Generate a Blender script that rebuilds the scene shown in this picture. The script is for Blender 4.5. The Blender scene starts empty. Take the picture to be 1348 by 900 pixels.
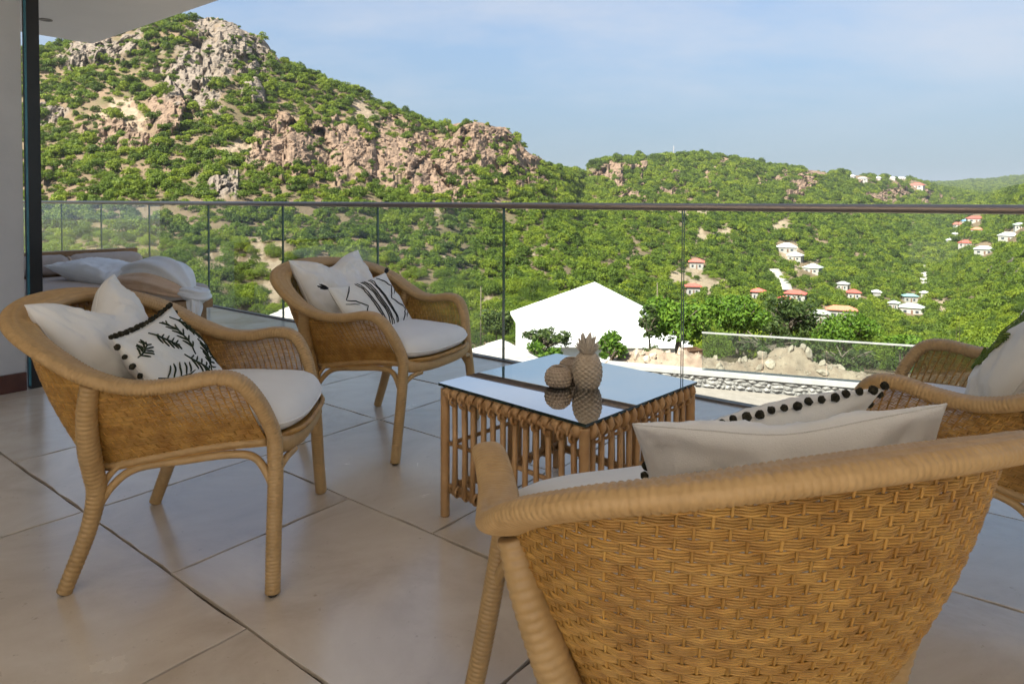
import bpy, math, random
import numpy as np
from mathutils import Vector, Matrix

# ------------------------------------------------------------------ camera
F_PX, W_PX, H_PX, Y_HOR = 899.0, 1348.0, 900.0, 266.0
CAM_Z, PITCH, ROLL = 1.10, math.radians(1.5), math.radians(0.2)
SHIFT = (H_PX / 2 - Y_HOR) - F_PX * math.tan(PITCH)
FW = np.array([0, math.cos(PITCH), -math.sin(PITCH)])
UP0 = np.array([0, math.sin(PITCH), math.cos(PITCH)])
RT0 = np.array([1.0, 0, 0])
RC = math.cos(ROLL) * RT0 + math.sin(ROLL) * UP0
UC = -math.sin(ROLL) * RT0 + math.cos(ROLL) * UP0
CAM = np.array([0, 0, CAM_Z])
scene = bpy.context.scene
cam_data = bpy.data.cameras.new('camera')
cam = bpy.data.objects.new('camera', cam_data)
scene.collection.objects.link(cam)
cam_data.sensor_width = 36.0
cam_data.lens = F_PX / W_PX * 36.0
cam_data.shift_y = -SHIFT / W_PX
cam_data.clip_start = 0.05
cam_data.clip_end = 20000
m = Matrix.Identity(4)
for i in range(3):
    m[i][0], m[i][1], m[i][2], m[i][3] = RC[i], UC[i], -FW[i], CAM[i]
cam.matrix_world = m
cam_data.dof.use_dof = True
cam_data.dof.focus_distance = 2.6
cam_data.dof.aperture_fstop = 13.0
scene.camera = cam

# ------------------------------------------------------------------ world, sun, exposure
SUN_AZ = math.atan2(-0.66, -0.75)      # compass angle of the sun, from +Y towards +X
SUN_EL = math.radians(50)
world = bpy.data.worlds.new('World')
scene.world = world
world.use_nodes = True
wn, wl = world.node_tree.nodes, world.node_tree.links
wn.clear()
w_out = wn.new('ShaderNodeOutputWorld')
w_bg = wn.new('ShaderNodeBackground')
w_bg.inputs['Strength'].default_value = 0.067
sky = wn.new('ShaderNodeTexSky')
sky.sky_type = 'NISHITA'
sky.sun_disc = False
sky.sun_elevation = SUN_EL
sky.sun_rotation = SUN_AZ
sky.air_density = 1.0
sky.dust_density = 0.8
sky.ozone_density = 1.0
tc = wn.new('ShaderNodeTexCoord')
sep = wn.new('ShaderNodeSeparateXYZ')
wl.new(tc.outputs['Generated'], sep.inputs[0])
zadd = wn.new('ShaderNodeMath'); zadd.operation = 'ADD'; zadd.inputs[1].default_value = 0.22
wl.new(sep.outputs['Z'], zadd.inputs[0])
zmax = wn.new('ShaderNodeMath'); zmax.operation = 'MAXIMUM'; zmax.inputs[1].default_value = 0.05
wl.new(zadd.outputs[0], zmax.inputs[0])
dv = wn.new('ShaderNodeVectorMath'); dv.operation = 'DIVIDE'
cz = wn.new('ShaderNodeCombineXYZ')
for k in range(3):
    wl.new(zmax.outputs[0], cz.inputs[k])
wl.new(tc.outputs['Generated'], dv.inputs[0]); wl.new(cz.outputs[0], dv.inputs[1])
mp = wn.new('ShaderNodeMapping')
mp.inputs['Location'].default_value = (2.3, 6.1, 0)
mp.inputs['Scale'].default_value = (0.55, 0.8, 1)
wl.new(dv.outputs[0], mp.inputs['Vector'])
cn = wn.new('ShaderNodeTexNoise')
cn.inputs['Scale'].default_value = 1.25
cn.inputs['Detail'].default_value = 7
cn.inputs['Roughness'].default_value = 0.58
wl.new(mp.outputs[0], cn.inputs['Vector'])
cr = wn.new('ShaderNodeValToRGB')
cr.color_ramp.elements[0].position = 0.42; cr.color_ramp.elements[0].color = (0, 0, 0, 1)
cr.color_ramp.elements[1].position = 0.68; cr.color_ramp.elements[1].color = (0.8, 0.8, 0.8, 1)
wl.new(cn.outputs['Fac'], cr.inputs[0])
cmix = wn.new('ShaderNodeMix'); cmix.data_type = 'RGBA'
cfade = wn.new('ShaderNodeMapRange'); cfade.interpolation_type = 'SMOOTHSTEP'
cfade.inputs[1].default_value = 0.03; cfade.inputs[2].default_value = 0.26
wl.new(sep.outputs['Z'], cfade.inputs[0])
cmul = wn.new('ShaderNodeMath'); cmul.operation = 'MULTIPLY'
wl.new(cr.outputs[0], cmul.inputs[0]); wl.new(cfade.outputs[0], cmul.inputs[1])
wl.new(cmul.outputs[0], cmix.inputs['Factor'])
wl.new(sky.outputs[0], cmix.inputs[6])
cmix.inputs[7].default_value = (3.6, 3.75, 4.1, 1)
hz = wn.new('ShaderNodeMapRange'); hz.interpolation_type = 'SMOOTHSTEP'
hz.inputs[1].default_value = 0.0; hz.inputs[2].default_value = 0.42; hz.inputs[3].default_value = 0.85; hz.inputs[4].default_value = 0.0
wl.new(sep.outputs['Z'], hz.inputs[0])
hmix = wn.new('ShaderNodeMix'); hmix.data_type = 'RGBA'
wl.new(hz.outputs[0], hmix.inputs['Factor']); wl.new(sky.outputs[0], hmix.inputs[6]); hmix.inputs[7].default_value = (1.12, 1.60, 2.20, 1)
wl.new(hmix.outputs[2], cmix.inputs[6])
wl.new(cmix.outputs[2], w_bg.inputs['Color'])
wl.new(w_bg.outputs[0], w_out.inputs['Surface'])

sun_data = bpy.data.lights.new('sun', 'SUN')
sun_data.energy = 4.8
sun_data.angle = math.radians(0.53)
sun_data.color = (1.0, 0.95, 0.86)
sun = bpy.data.objects.new('sun', sun_data)
scene.collection.objects.link(sun)
sdir = Vector((math.sin(SUN_AZ) * math.cos(SUN_EL), math.cos(SUN_AZ) * math.cos(SUN_EL), math.sin(SUN_EL)))
sun.rotation_euler = sdir.to_track_quat('Z', 'Y').to_euler()
sun.location = (0, 0, 40)

scene.view_settings.view_transform = 'Standard'
scene.view_settings.look = 'None'
scene.view_settings.exposure = 1.58
scene.view_settings.gamma = 1.0
scene.view_settings.use_curve_mapping = False
scene.cycles.max_bounces = 10
scene.cycles.diffuse_bounces = 5
scene.cycles.transparent_max_bounces = 24
scene.cycles.caustics_reflective = False
scene.cycles.caustics_refractive = False
scene.cycles.use_denoising = True
scene.cycles.sample_clamp_indirect = 6.0

# ------------------------------------------------------------------ picture <-> place helpers
def ray(px, py):
    u, v = px - W_PX / 2, -(py - H_PX / 2) - SHIFT
    return FW + (RC * u + UC * v) / F_PX
def on_z(px, py, z=0.0):
    d = ray(px, py); return CAM + d * ((z - CAM_Z) / d[2])
def at_depth(px, py, y):
    d = ray(px, py); return CAM + d * (y / d[1])
def project(p):
    q = np.asarray(p, float) - CAM
    z = q @ FW
    return W_PX / 2 + (q @ RC) / z * F_PX, H_PX / 2 - ((q @ UC) / z * F_PX + SHIFT)
AX = np.array([-0.7866, 0.6176, 0.0])    # along the railing, leftwards
BX = np.array([0.6176, 0.7866, 0.0])     # outwards, across the railing
def AB(a, b, z=0.0):
    return AX * a + BX * b + np.array([0, 0, z])
AB_ROT = math.atan2(AX[1], AX[0])

# ------------------------------------------------------------------ object helpers
COL = scene.collection
def link(o, parent=None):
    COL.objects.link(o)
    if parent is not None:
        o.parent = parent
    return o
def tag(o, label=None, cat=None, group=None, kind=None):
    for k, v in (('label', label), ('category', cat), ('group', group), ('kind', kind)):
        if v:
            o[k] = v
    return o
def empty(name, loc=(0, 0, 0), rz=0.0):
    o = bpy.data.objects.new(name, None)
    o.location = loc; o.rotation_euler = (0, 0, rz); o.empty_display_size = 0.1
    return link(o)
def copy_tree(o, parent=None):
    c = o.copy(); COL.objects.link(c)
    if parent is not None:
        c.parent = parent
    for ch in list(o.children):
        copy_tree(ch, c)
    return c

class MB:
    """collects vertices and faces and builds one mesh object"""
    def __init__(self):
        self.v, self.f, self.n, self.mi = [], [], 0, []
        self.uv = None
    def add(self, verts, faces, mi=0):
        verts = np.asarray(verts, float)
        self.v.append(verts)
        o = self.n
        self.f.extend([tuple(i + o for i in f) for f in faces])
        self.mi.extend([mi] * len(faces))
        self.n += len(verts)
    def box(self, c, s, rz=0.0, mi=0, axes=None):
        hx, hy, hz = s[0] / 2, s[1] / 2, s[2] / 2
        p = np.array([(x, y, z) for z in (-hz, hz) for y in (-hy, hy) for x in (-hx, hx)])
        if rz:
            cs, sn = math.cos(rz), math.sin(rz)
            p = p @ np.array([[cs, sn, 0], [-sn, cs, 0], [0, 0, 1]])
        if axes is not None:
            p = p @ np.array(axes)
        self.add(p + np.asarray(c, float), [(0, 2, 3, 1), (4, 5, 7, 6), (0, 1, 5, 4), (2, 6, 7, 3), (0, 4, 6, 2), (1, 3, 7, 5)], mi)
    def tube(self, pts, r, n=8, flat=None, caps=True, wrap=0.0, wrap_pitch=0.006, up=(0, 0, 1), mi=0):
        """r: radius or list; flat: list/number, second radius along the frame's up"""
        P = np.asarray(pts, float)
        k = len(P)
        ra = np.broadcast_to(np.asarray(r, float), (k,)).copy()
        rb = ra.copy() if flat is None else np.broadcast_to(np.asarray(flat, float), (k,)).copy()
        T = np.gradient(P, axis=0); T /= np.linalg.norm(T, axis=1)[:, None] + 1e-12
        U = np.empty_like(P)
        u = np.asarray(up, float)
        if abs(T[0] @ u) > 0.95:
            u = np.array([0, 1.0, 0]) if abs(T[0][1]) < 0.9 else np.array([1.0, 0, 0])
        for i in range(k):
            u = u - T[i] * (u @ T[i]); u /= np.linalg.norm(u) + 1e-12
            U[i] = u
        S = np.cross(T, U)
        if wrap:
            L = np.concatenate([[0], np.cumsum(np.linalg.norm(np.diff(P, axis=0), axis=1))])
            w = wrap * np.abs(np.sin(math.pi * L / wrap_pitch)) - wrap
            ra, rb = ra + w, rb + w
        a = np.linspace(0, 2 * math.pi, n, endpoint=False)
        V = (P[:, None, :] + S[:, None, :] * (np.cos(a)[None, :, None] * ra[:, None, None]) + U[:, None, :] * (np.sin(a)[None, :, None] * rb[:, None, None]))
        f = []
        for i in range(k - 1):
            o, q = i * n, (i + 1) * n
            f += [(o + j, o + (j + 1) % n, q + (j + 1) % n, q + j) for j in range(n)]
        if caps:
            f.append(tuple(range(n - 1, -1, -1)))
            f.append(tuple((k - 1) * n + j for j in range(n)))
        self.add(V.reshape(-1, 3), f, mi)
    def build(self, name, mat, parent=None, smooth=True, do_link=True):
        me = bpy.data.meshes.new(name)
        V = np.concatenate(self.v) if self.v else np.zeros((0, 3))
        me.from_pydata(V.tolist(), [], self.f)
        mats = mat if isinstance(mat, (list, tuple)) else [mat]
        for q in mats:
            me.materials.append(q)
        if len(mats) > 1:
            me.polygons.foreach_set('material_index', self.mi)
        me.polygons.foreach_set('use_smooth', [smooth] * len(me.polygons))
        me.update()
        o = bpy.data.objects.new(name, me)
        return link(o, parent) if do_link else o

def catmull(pts, n):
    """n points, evenly spaced by arc length, on a Catmull-Rom curve through pts"""
    P = np.asarray(pts, float)
    P = np.vstack([2 * P[0] - P[1], P, 2 * P[-1] - P[-2]])
    out = []
    for i in range(1, len(P) - 2):
        t = np.linspace(0, 1, 24, endpoint=False)[:, None]
        a, b, c, d = P[i - 1], P[i], P[i + 1], P[i + 2]
        out.append(0.5 * ((2 * b) + (-a + c) * t + (2 * a - 5 * b + 4 * c - d) * t ** 2 + (-a + 3 * b - 3 * c + d) * t ** 3))
    out.append(P[-2][None, :])
    Q = np.concatenate(out)
    L = np.concatenate([[0], np.cumsum(np.linalg.norm(np.diff(Q[:, :3], axis=0), axis=1))])
    s = np.linspace(0, L[-1], n)
    return np.stack([np.interp(s, L, Q[:, j]) for j in range(Q.shape[1])], axis=1)

# lattice noise ----------------------------------------------------
def _hash(ix, iy, iz, seed):
    h = (ix * 374761393 + iy * 668265263 + iz * 2147483647 + seed * 974634777) & 0xFFFFFFFF
    h = ((h ^ (h >> 13)) * 1274126177) & 0xFFFFFFFF
    return ((h ^ (h >> 16)) & 0xFFFFFF) / float(0xFFFFFF)
def vnoise(p, seed=0):
    p = np.asarray(p, float)
    i = np.floor(p).astype(np.int64); f = p - i
    f = f * f * f * (f * (f * 6 - 15) + 10)
    r = 0
    for dx in (0, 1):
        for dy in (0, 1):
            for dz in (0, 1):
                w = (f[..., 0] if dx else 1 - f[..., 0]) * (f[..., 1] if dy else 1 - f[..., 1]) * (f[..., 2] if dz else 1 - f[..., 2])
                r = r + w * _hash(i[..., 0] + dx, i[..., 1] + dy, i[..., 2] + dz, seed)
    return r * 2 - 1
def fbm(p, octaves=4, seed=0, ridged=False):
    a, s, r = 1.0, 0.0, 0
    for k in range(octaves):
        n = vnoise(np.asarray(p) * (2.03 ** k), seed + k * 17)
        if ridged:
            n = 1 - 2 * np.abs(n)
        r = r + a * n; s += a; a *= 0.5
    return r / s

# ------------------------------------------------------------------ materials
def new_mat(name):
    mt = bpy.data.materials.new(name); mt.use_nodes = True
    nt = mt.node_tree
    return mt, nt.nodes, nt.links, nt.nodes['Principled BSDF']
def mat(name, c1, c2=None, rough=0.6, scale=8.0, bump=0.0, bscale=None, spec=0.5, rnd=0.0, coat=0.0, detail=5, stretch=None, metallic=0.0, trans=0.0, blotch=None):
    """procedural surface: two colours mixed by noise, per-object variation, fine bump"""
    mt, n, l, b = new_mat(name)
    c2 = c2 or tuple(x * 0.8 for x in c1)
    tx = n.new('ShaderNodeTexCoord')
    mpn = n.new('ShaderNodeMapping')
    l.new(tx.outputs['Object'], mpn.inputs['Vector'])
    if stretch:
        mpn.inputs['Scale'].default_value = stretch
    ns = n.new('ShaderNodeTexNoise')
    ns.inputs['Scale'].default_value = scale; ns.inputs['Detail'].default_value = detail; ns.inputs['Roughness'].default_value = 0.6
    l.new(mpn.outputs[0], ns.inputs['Vector'])
    rp = n.new('ShaderNodeValToRGB')
    rp.color_ramp.elements[0].position = 0.32; rp.color_ramp.elements[0].color = (*c1, 1)
    rp.color_ramp.elements[1].position = 0.68; rp.color_ramp.elements[1].color = (*c2, 1)
    l.new(ns.outputs['Fac'], rp.inputs[0])
    col = rp.outputs[0]
    if rnd:
        oi = n.new('ShaderNodeObjectInfo')
        mr = n.new('ShaderNodeMapRange'); mr.inputs[3].default_value = 1 - rnd; mr.inputs[4].default_value = 1 + rnd
        l.new(oi.outputs['Random'], mr.inputs[0])
        hs = n.new('ShaderNodeHueSaturation'); l.new(mr.outputs[0], hs.inputs['Value']); l.new(col, hs.inputs['Color'])
        col = hs.outputs[0]
    l.new(col, b.inputs['Base Color'])
    b.inputs['Roughness'].default_value = rough
    b.inputs['Specular IOR Level'].default_value = spec
    b.inputs['Coat Weight'].default_value = coat
    b.inputs['Metallic'].default_value = metallic
    if trans:
        b.inputs['Subsurface Weight'].default_value = 0.0
    if bump:
        nb = n.new('ShaderNodeTexNoise'); nb.inputs['Scale'].default_value = bscale or scale * 4; nb.inputs['Detail'].default_value = 4
        l.new(mpn.outputs[0], nb.inputs['Vector'])
        bp = n.new('ShaderNodeBump'); bp.inputs['Strength'].default_value = bump; bp.inputs['Distance'].default_value = 0.004
        l.new(nb.outputs['Fac'], bp.inputs['Height']); l.new(bp.outputs[0], b.inputs['Normal'])
    return mt

M = {}
M['rim'] = mat('wrapped_rattan', (0.40, 0.25, 0.105), (0.48, 0.31, 0.14), 0.55, 40, 0.12, 260, rnd=0.05)
M['weave'] = mat('woven_wicker', (0.35, 0.170, 0.034), (0.55, 0.315, 0.082), 0.45, 22, 0.2, 260, rnd=0.04)
def strand_variation(mt, lo, hi):
    n, l = mt.node_tree.nodes, mt.node_tree.links
    b = n['Principled BSDF']; src = b.inputs['Base Color'].links[0].from_socket
    ge = n.new('ShaderNodeNewGeometry'); mr = n.new('ShaderNodeMapRange'); mr.inputs[3].default_value = lo; mr.inputs[4].default_value = hi
    l.new(ge.outputs['Random Per Island'], mr.inputs[0])
    hs = n.new('ShaderNodeHueSaturation'); l.new(mr.outputs[0], hs.inputs['Value']); l.new(src, hs.inputs['Color']); l.new(hs.outputs[0], b.inputs['Base Color'])
strand_variation(M['weave'], 0.78, 1.18)
M['leg'] = mat('cane_leg', (0.39, 0.245, 0.10), (0.49, 0.32, 0.145), 0.42, 9, 0.1, 160)
M['cane'] = mat('table_rattan', (0.38, 0.205, 0.08), (0.52, 0.31, 0.14), 0.42, 10, 0.2, 120)
M['cushion'] = mat('white_linen', (0.74, 0.73, 0.72), (0.80, 0.79, 0.78), 0.9, 6, 0.35, 420, spec=0.2)
M['cushion_print'] = mat('cream_cotton', (0.74, 0.72, 0.68), (0.79, 0.77, 0.73), 0.9, 6, 0.4, 380, spec=0.2)
M['thread'] = mat('dark_green_thread', (0.015, 0.022, 0.012), (0.03, 0.045, 0.02), 0.8, 60, spec=0.2)
M['black_thread'] = mat('black_thread', (0.012, 0.012, 0.013), (0.03, 0.03, 0.03), 0.8, 60, spec=0.2)
M['leaf_thread'] = mat('green_leaf_thread', (0.08, 0.13, 0.02), (0.16, 0.22, 0.05), 0.8, 60, spec=0.2)
M['pompom'] = mat('dark_wool', (0.018, 0.017, 0.012), (0.055, 0.050, 0.034), 0.95, 120, 0.8, 300, spec=0.1)
M['tile'] = None
M['grout'] = mat('grout', (0.10, 0.08, 0.065), (0.17, 0.14, 0.11), 0.95, 40, 0.8, 200)
M['plaster'] = mat('white_plaster', (0.84, 0.82, 0.79), (0.87, 0.85, 0.82), 0.85, 3, 0.15, 60)
M['wall'] = mat('grey_plaster', (0.42, 0.43, 0.46), (0.47, 0.48, 0.51), 0.8, 3, 0.15, 60)
M['room'] = mat('room_plaster', (0.66, 0.60, 0.52), (0.72, 0.66, 0.58), 0.85, 3, 0.1, 60)
M['dark_wood'] = mat('dark_wood_panelling', (0.10, 0.055, 0.03), (0.16, 0.09, 0.05), 0.5, 4, 0.2, 40, stretch=(8, 8, 1))
M['plinth'] = mat('dark_red_skirting', (0.055, 0.018, 0.014), (0.08, 0.03, 0.022), 0.4, 10)
M['black'] = mat('black_aluminium', (0.006, 0.006, 0.007), (0.012, 0.012, 0.014), 0.35, 10)
M['teal'] = mat('teal_glass_edge', (0.03, 0.12, 0.17), (0.05, 0.17, 0.22), 0.15, 10)
M['rail'] = mat('brushed_bronze_rail', (0.30, 0.24, 0.20), (0.38, 0.31, 0.26), 0.38, 30, metallic=0.85, stretch=(1, 1, 20))
M['channel'] = mat('grey_channel', (0.16, 0.14, 0.12), (0.22, 0.19, 0.17), 0.5, 20)
M['slab'] = mat('slab_edge', (0.06, 0.055, 0.05), (0.10, 0.09, 0.08), 0.8, 20)
M['wood'] = mat('daybed_wood', (0.28, 0.15, 0.06), (0.38, 0.22, 0.10), 0.5, 6, 0.2, 60, stretch=(1, 8, 8))
M['linen_tan'] = mat('taupe_linen', (0.46, 0.38, 0.33), (0.54, 0.45, 0.39), 0.9, 12, 0.4, 300, spec=0.2)
M['linen_peach'] = mat('peach_linen', (0.62, 0.42, 0.28), (0.70, 0.52, 0.38), 0.9, 8, 0.4, 300, spec=0.2)
M['stone_beige'] = mat('beige_ceramic', (0.46, 0.36, 0.25), (0.58, 0.47, 0.35), 0.5, 30, 0.2, 200)
M['pale_ceramic'] = mat('pale_ceramic', (0.58, 0.49, 0.38), (0.68, 0.59, 0.48), 0.5, 30, 0.2, 200)
M['stone_pot'] = mat('woven_clay', (0.42, 0.32, 0.23), (0.56, 0.44, 0.33), 0.7, 40, 0.3, 260)
M['deck'] = mat('cream_deck', (0.22, 0.195, 0.165), (0.28, 0.25, 0.215), 0.8, 6, 0.3, 80)
M['white'] = mat('white_paint', (0.80, 0.80, 0.79), (0.76, 0.76, 0.75), 0.6, 3, 0.1, 40)
M['coping'] = mat('pale_coping', (0.30, 0.295, 0.28), (0.37, 0.36, 0.345), 0.8, 5, 0.2, 40)
M['rubble'] = mat('grey_rubble', (0.17, 0.165, 0.16), (0.34, 0.325, 0.30), 0.9, 9, 0.5, 60, rnd=0.3)
M['shingle'] = mat('pale_shingle', (0.40, 0.37, 0.34), (0.55, 0.51, 0.47), 0.85, 5, 0.4, 30, rnd=0.1)
M['dirt'] = mat('dry_dirt', (0.20, 0.14, 0.10), (0.34, 0.26, 0.19), 0.95, 2.6, 1.0, 14)
M['rock'] = mat('loose_rock', (0.30, 0.24, 0.18), (0.46, 0.38, 0.30), 0.95, 3, 0.6, 20, rnd=0.2)
M['bark'] = mat('bark', (0.10, 0.075, 0.055), (0.20, 0.16, 0.12), 0.95, 12, 0.6, 60)
M['red_roof'] = mat('red_roof', (0.42, 0.085, 0.06), (0.52, 0.13, 0.10), 0.8, 2, 0.2, 20, rnd=0.18)
M['pink_roof'] = mat('orange_roof', (0.45, 0.15, 0.08), (0.52, 0.20, 0.12), 0.8, 2, 0.2, 20, rnd=0.1)
M['green_roof'] = mat('pale_green_roof', (0.40, 0.48, 0.40), (0.48, 0.55, 0.47), 0.8, 2, 0.2, 20, rnd=0.1)
M['teal_roof'] = mat('teal_roof', (0.16, 0.32, 0.30), (0.22, 0.40, 0.38), 0.8, 2)
M['blue_roof'] = mat('blue_roof', (0.16, 0.30, 0.52), (0.20, 0.36, 0.58), 0.8, 2)
M['grey_roof'] = mat('grey_roof', (0.30, 0.31, 0.29), (0.38, 0.39, 0.36), 0.8, 2, rnd=0.1)
M['white_roof'] = mat('white_roof', (0.62, 0.62, 0.60), (0.70, 0.70, 0.68), 0.7, 2, rnd=0.12)
M['house_wall'] = mat('house_wall', (0.30, 0.29, 0.265), (0.40, 0.385, 0.35), 0.85, 2, rnd=0.12)
M['window'] = mat('dark_window', (0.03, 0.04, 0.05), (0.05, 0.06, 0.07), 0.15, 4)
M['door'] = mat('brown_door', (0.14, 0.07, 0.04), (0.18, 0.10, 0.06), 0.6, 6)
M['road'] = mat('pale_track', (0.42, 0.38, 0.33), (0.52, 0.48, 0.43), 0.9, 0.6, 0.3, 5)
M['post_grey'] = mat('grey_post', (0.25, 0.24, 0.22), (0.32, 0.30, 0.28), 0.7, 10)

def tile_mat():
    mt, n, l, b = new_mat('travertine_tile')
    tx = n.new('ShaderNodeTexCoord'); oi = n.new('ShaderNodeObjectInfo')
    ad = n.new('ShaderNodeVectorMath'); ad.operation = 'MULTIPLY_ADD'
    cx = n.new('ShaderNodeCombineXYZ')
    for k in range(3):
        l.new(oi.outputs['Random'], cx.inputs[k])
    l.new(cx.outputs[0], ad.inputs[0]); ad.inputs[1].default_value = (37, 19, 11)
    l.new(tx.outputs['Object'], ad.inputs[2])
    n1 = n.new('ShaderNodeTexNoise'); n1.inputs['Scale'].default_value = 2.2; n1.inputs['Detail'].default_value = 8; n1.inputs['Roughness'].default_value = 0.62; n1.inputs['Distortion'].default_value = 0.6
    l.new(ad.outputs[0], n1.inputs['Vector'])
    r1 = n.new('ShaderNodeValToRGB')
    e = r1.color_ramp.elements
    e[0].position = 0.30; e[0].color = (0.49, 0.405, 0.315, 1)
    e[1].position = 0.72; e[1].color = (0.71, 0.64, 0.55, 1)
    k = e.new(0.5); k.color = (0.62, 0.535, 0.44, 1)
    l.new(n1.outputs['Fac'], r1.inputs[0])
    # small pits and specks of the stone
    n2 = n.new('ShaderNodeTexNoise'); n2.inputs['Scale'].default_value = 34; n2.inputs['Detail'].default_value = 6; n2.inputs['Roughness'].default_value = 0.7
    l.new(ad.outputs[0], n2.inputs['Vector'])
    r2 = n.new('ShaderNodeValToRGB')
    r2.color_ramp.elements[0].position = 0.24; r2.color_ramp.elements[0].color = (0.45, 0.40, 0.36, 1)
    r2.color_ramp.elements[1].position = 0.36; r2.color_ramp.elements[1].color = (1, 1, 1, 1)
    l.new(n2.outputs['Fac'], r2.inputs[0])
    mx = n.new('ShaderNodeMix'); mx.data_type = 'RGBA'; mx.blend_type = 'MULTIPLY'; mx.inputs['Factor'].default_value = 0.8
    l.new(r1.outputs[0], mx.inputs[6]); l.new(r2.outputs[0], mx.inputs[7])
    mr = n.new('ShaderNodeMapRange'); mr.inputs[3].default_value = 0.93; mr.inputs[4].default_value = 1.06
    l.new(oi.outputs['Random'], mr.inputs[0])
    hs = n.new('ShaderNodeHueSaturation'); l.new(mr.outputs[0], hs.inputs['Value']); l.new(mx.outputs[2], hs.inputs['Color'])
    l.new(hs.outputs[0], b.inputs['Base Color'])
    rr = n.new('ShaderNodeMapRange'); rr.inputs[3].default_value = 0.14; rr.inputs[4].default_value = 0.34
    l.new(n1.outputs['Fac'], rr.inputs[0]); l.new(rr.outputs[0], b.inputs['Roughness'])
    b.inputs['Specular IOR Level'].default_value = 1.0; b.inputs['Coat Weight'].default_value = 0.25; b.inputs['Coat Roughness'].default_value = 0.12
    bp = n.new('ShaderNodeBump'); bp.inputs['Strength'].default_value = 0.25; bp.inputs['Distance'].default_value = 0.002
    l.new(n2.outputs['Fac'], bp.inputs['Height']); l.new(bp.outputs[0], b.inputs['Normal'])
    return mt
M['tile'] = tile_mat()

def glass_mat(name, tint, gloss=1.0, rough=0.0):
    mt = bpy.data.materials.new(name); mt.use_nodes = True
    n, l = mt.node_tree.nodes, mt.node_tree.links
    n.clear()
    out = n.new('ShaderNodeOutputMaterial')
    tr = n.new('ShaderNodeBsdfTransparent'); tr.inputs['Color'].default_value = (*tint, 1)
    gl = n.new('ShaderNodeBsdfGlossy'); gl.inputs['Roughness'].default_value = rough
    fr = n.new('ShaderNodeFresnel'); fr.inputs['IOR'].default_value = 1.5
    mu = n.new('ShaderNodeMath'); mu.operation = 'MULTIPLY'; mu.use_clamp = True; mu.inputs[1].default_value = gloss
    l.new(fr.outputs[0], mu.inputs[0])
    mx = n.new('ShaderNodeMixShader')
    l.new(mu.outputs[0], mx.inputs[0]); l.new(tr.outputs[0], mx.inputs[1]); l.new(gl.outputs[0], mx.inputs[2])
    l.new(mx.outputs[0], out.inputs['Surface'])
    return mt
M['glass'] = glass_mat('clear_glass', (0.955, 0.98, 0.965), 0.2)
M['grey_glass'] = glass_mat('grey_glass', (0.80, 0.84, 0.83), 0.8)
M['glass_edge'] = mat('glass_edge', (0.03, 0.075, 0.06), (0.05, 0.11, 0.09), 0.1, 10)
M['table_glass'] = glass_mat('table_glass', (0.93, 0.965, 0.96), 4.2)
M['table_edge'] = mat('table_glass_edge', (0.008, 0.02, 0.018), (0.012, 0.03, 0.026), 0.1, 10)

def foliage_mat(name, dark, light, lime, spread=0.35):
    mt, n, l, b = new_mat(name)
    oi = n.new('ShaderNodeObjectInfo'); ge = n.new('ShaderNodeNewGeometry')
    mxr = n.new('ShaderNodeMath'); mxr.operation = 'MULTIPLY_ADD'; mxr.inputs[1].default_value = spread
    l.new(ge.outputs['Random Per Island'], mxr.inputs[0])
    ob = n.new('ShaderNodeMath'); ob.operation = 'MULTIPLY'; ob.inputs[1].default_value = 1 - spread
    l.new(oi.outputs['Random'], ob.inputs[0]); l.new(ob.outputs[0], mxr.inputs[2])
    rp = n.new('ShaderNodeValToRGB')
    e = rp.color_ramp.elements
    e[0].position = 0.1; e[0].color = (*dark, 1)
    e[1].position = 0.95; e[1].color = (*lime, 1)
    k = e.new(0.5); k.color = (*light, 1)
    l.new(mxr.outputs[0], rp.inputs[0])
    l.new(rp.outputs[0], b.inputs['Base Color'])
    b.inputs['Roughness'].default_value = 0.6
    b.inputs['Specular IOR Level'].default_value = 0.25
    # thin leaves let some light through
    tr = n.new('ShaderNodeBsdfTranslucent'); l.new(rp.outputs[0], tr.inputs['Color'])
    ms = n.new('ShaderNodeMixShader'); ms.inputs[0].default_value = 0.42
    out = n['Material Output']
    l.new(b.outputs[0], ms.inputs[1]); l.new(tr.outputs[0], ms.inputs[2]); l.new(ms.outputs[0], out.inputs['Surface'])
    return mt
M['bush'] = foliage_mat('hill_foliage', (0.054, 0.090, 0.012), (0.122, 0.185, 0.016), (0.225, 0.278, 0.020), 0.25)
M['tree'] = foliage_mat('tree_foliage', (0.045, 0.10, 0.012), (0.10, 0.19, 0.018), (0.17, 0.27, 0.025), 0.8)
M['olive'] = foliage_mat('olive_foliage', (0.035, 0.06, 0.018), (0.07, 0.11, 0.028), (0.13, 0.17, 0.04), 0.8)

# ------------------------------------------------------------------ terrace: floor, roof, walls
RAIL_B = 3.66
def ab_box(mb, a0, a1, b0, b1, z0, z1, mi=0):
    c = AB((a0 + a1) / 2, (b0 + b1) / 2, (z0 + z1) / 2)
    mb.box(c, (a1 - a0, b1 - b0, z1 - z0), mi=mi, axes=[AX, -BX, (0, 0, 1)])
def ab_obj(name, boxes, material, parent=None, smooth=False):
    mb = MB()
    for q in boxes:
        ab_box(mb, *q)
    return mb.build(name, material, parent, smooth)

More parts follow.
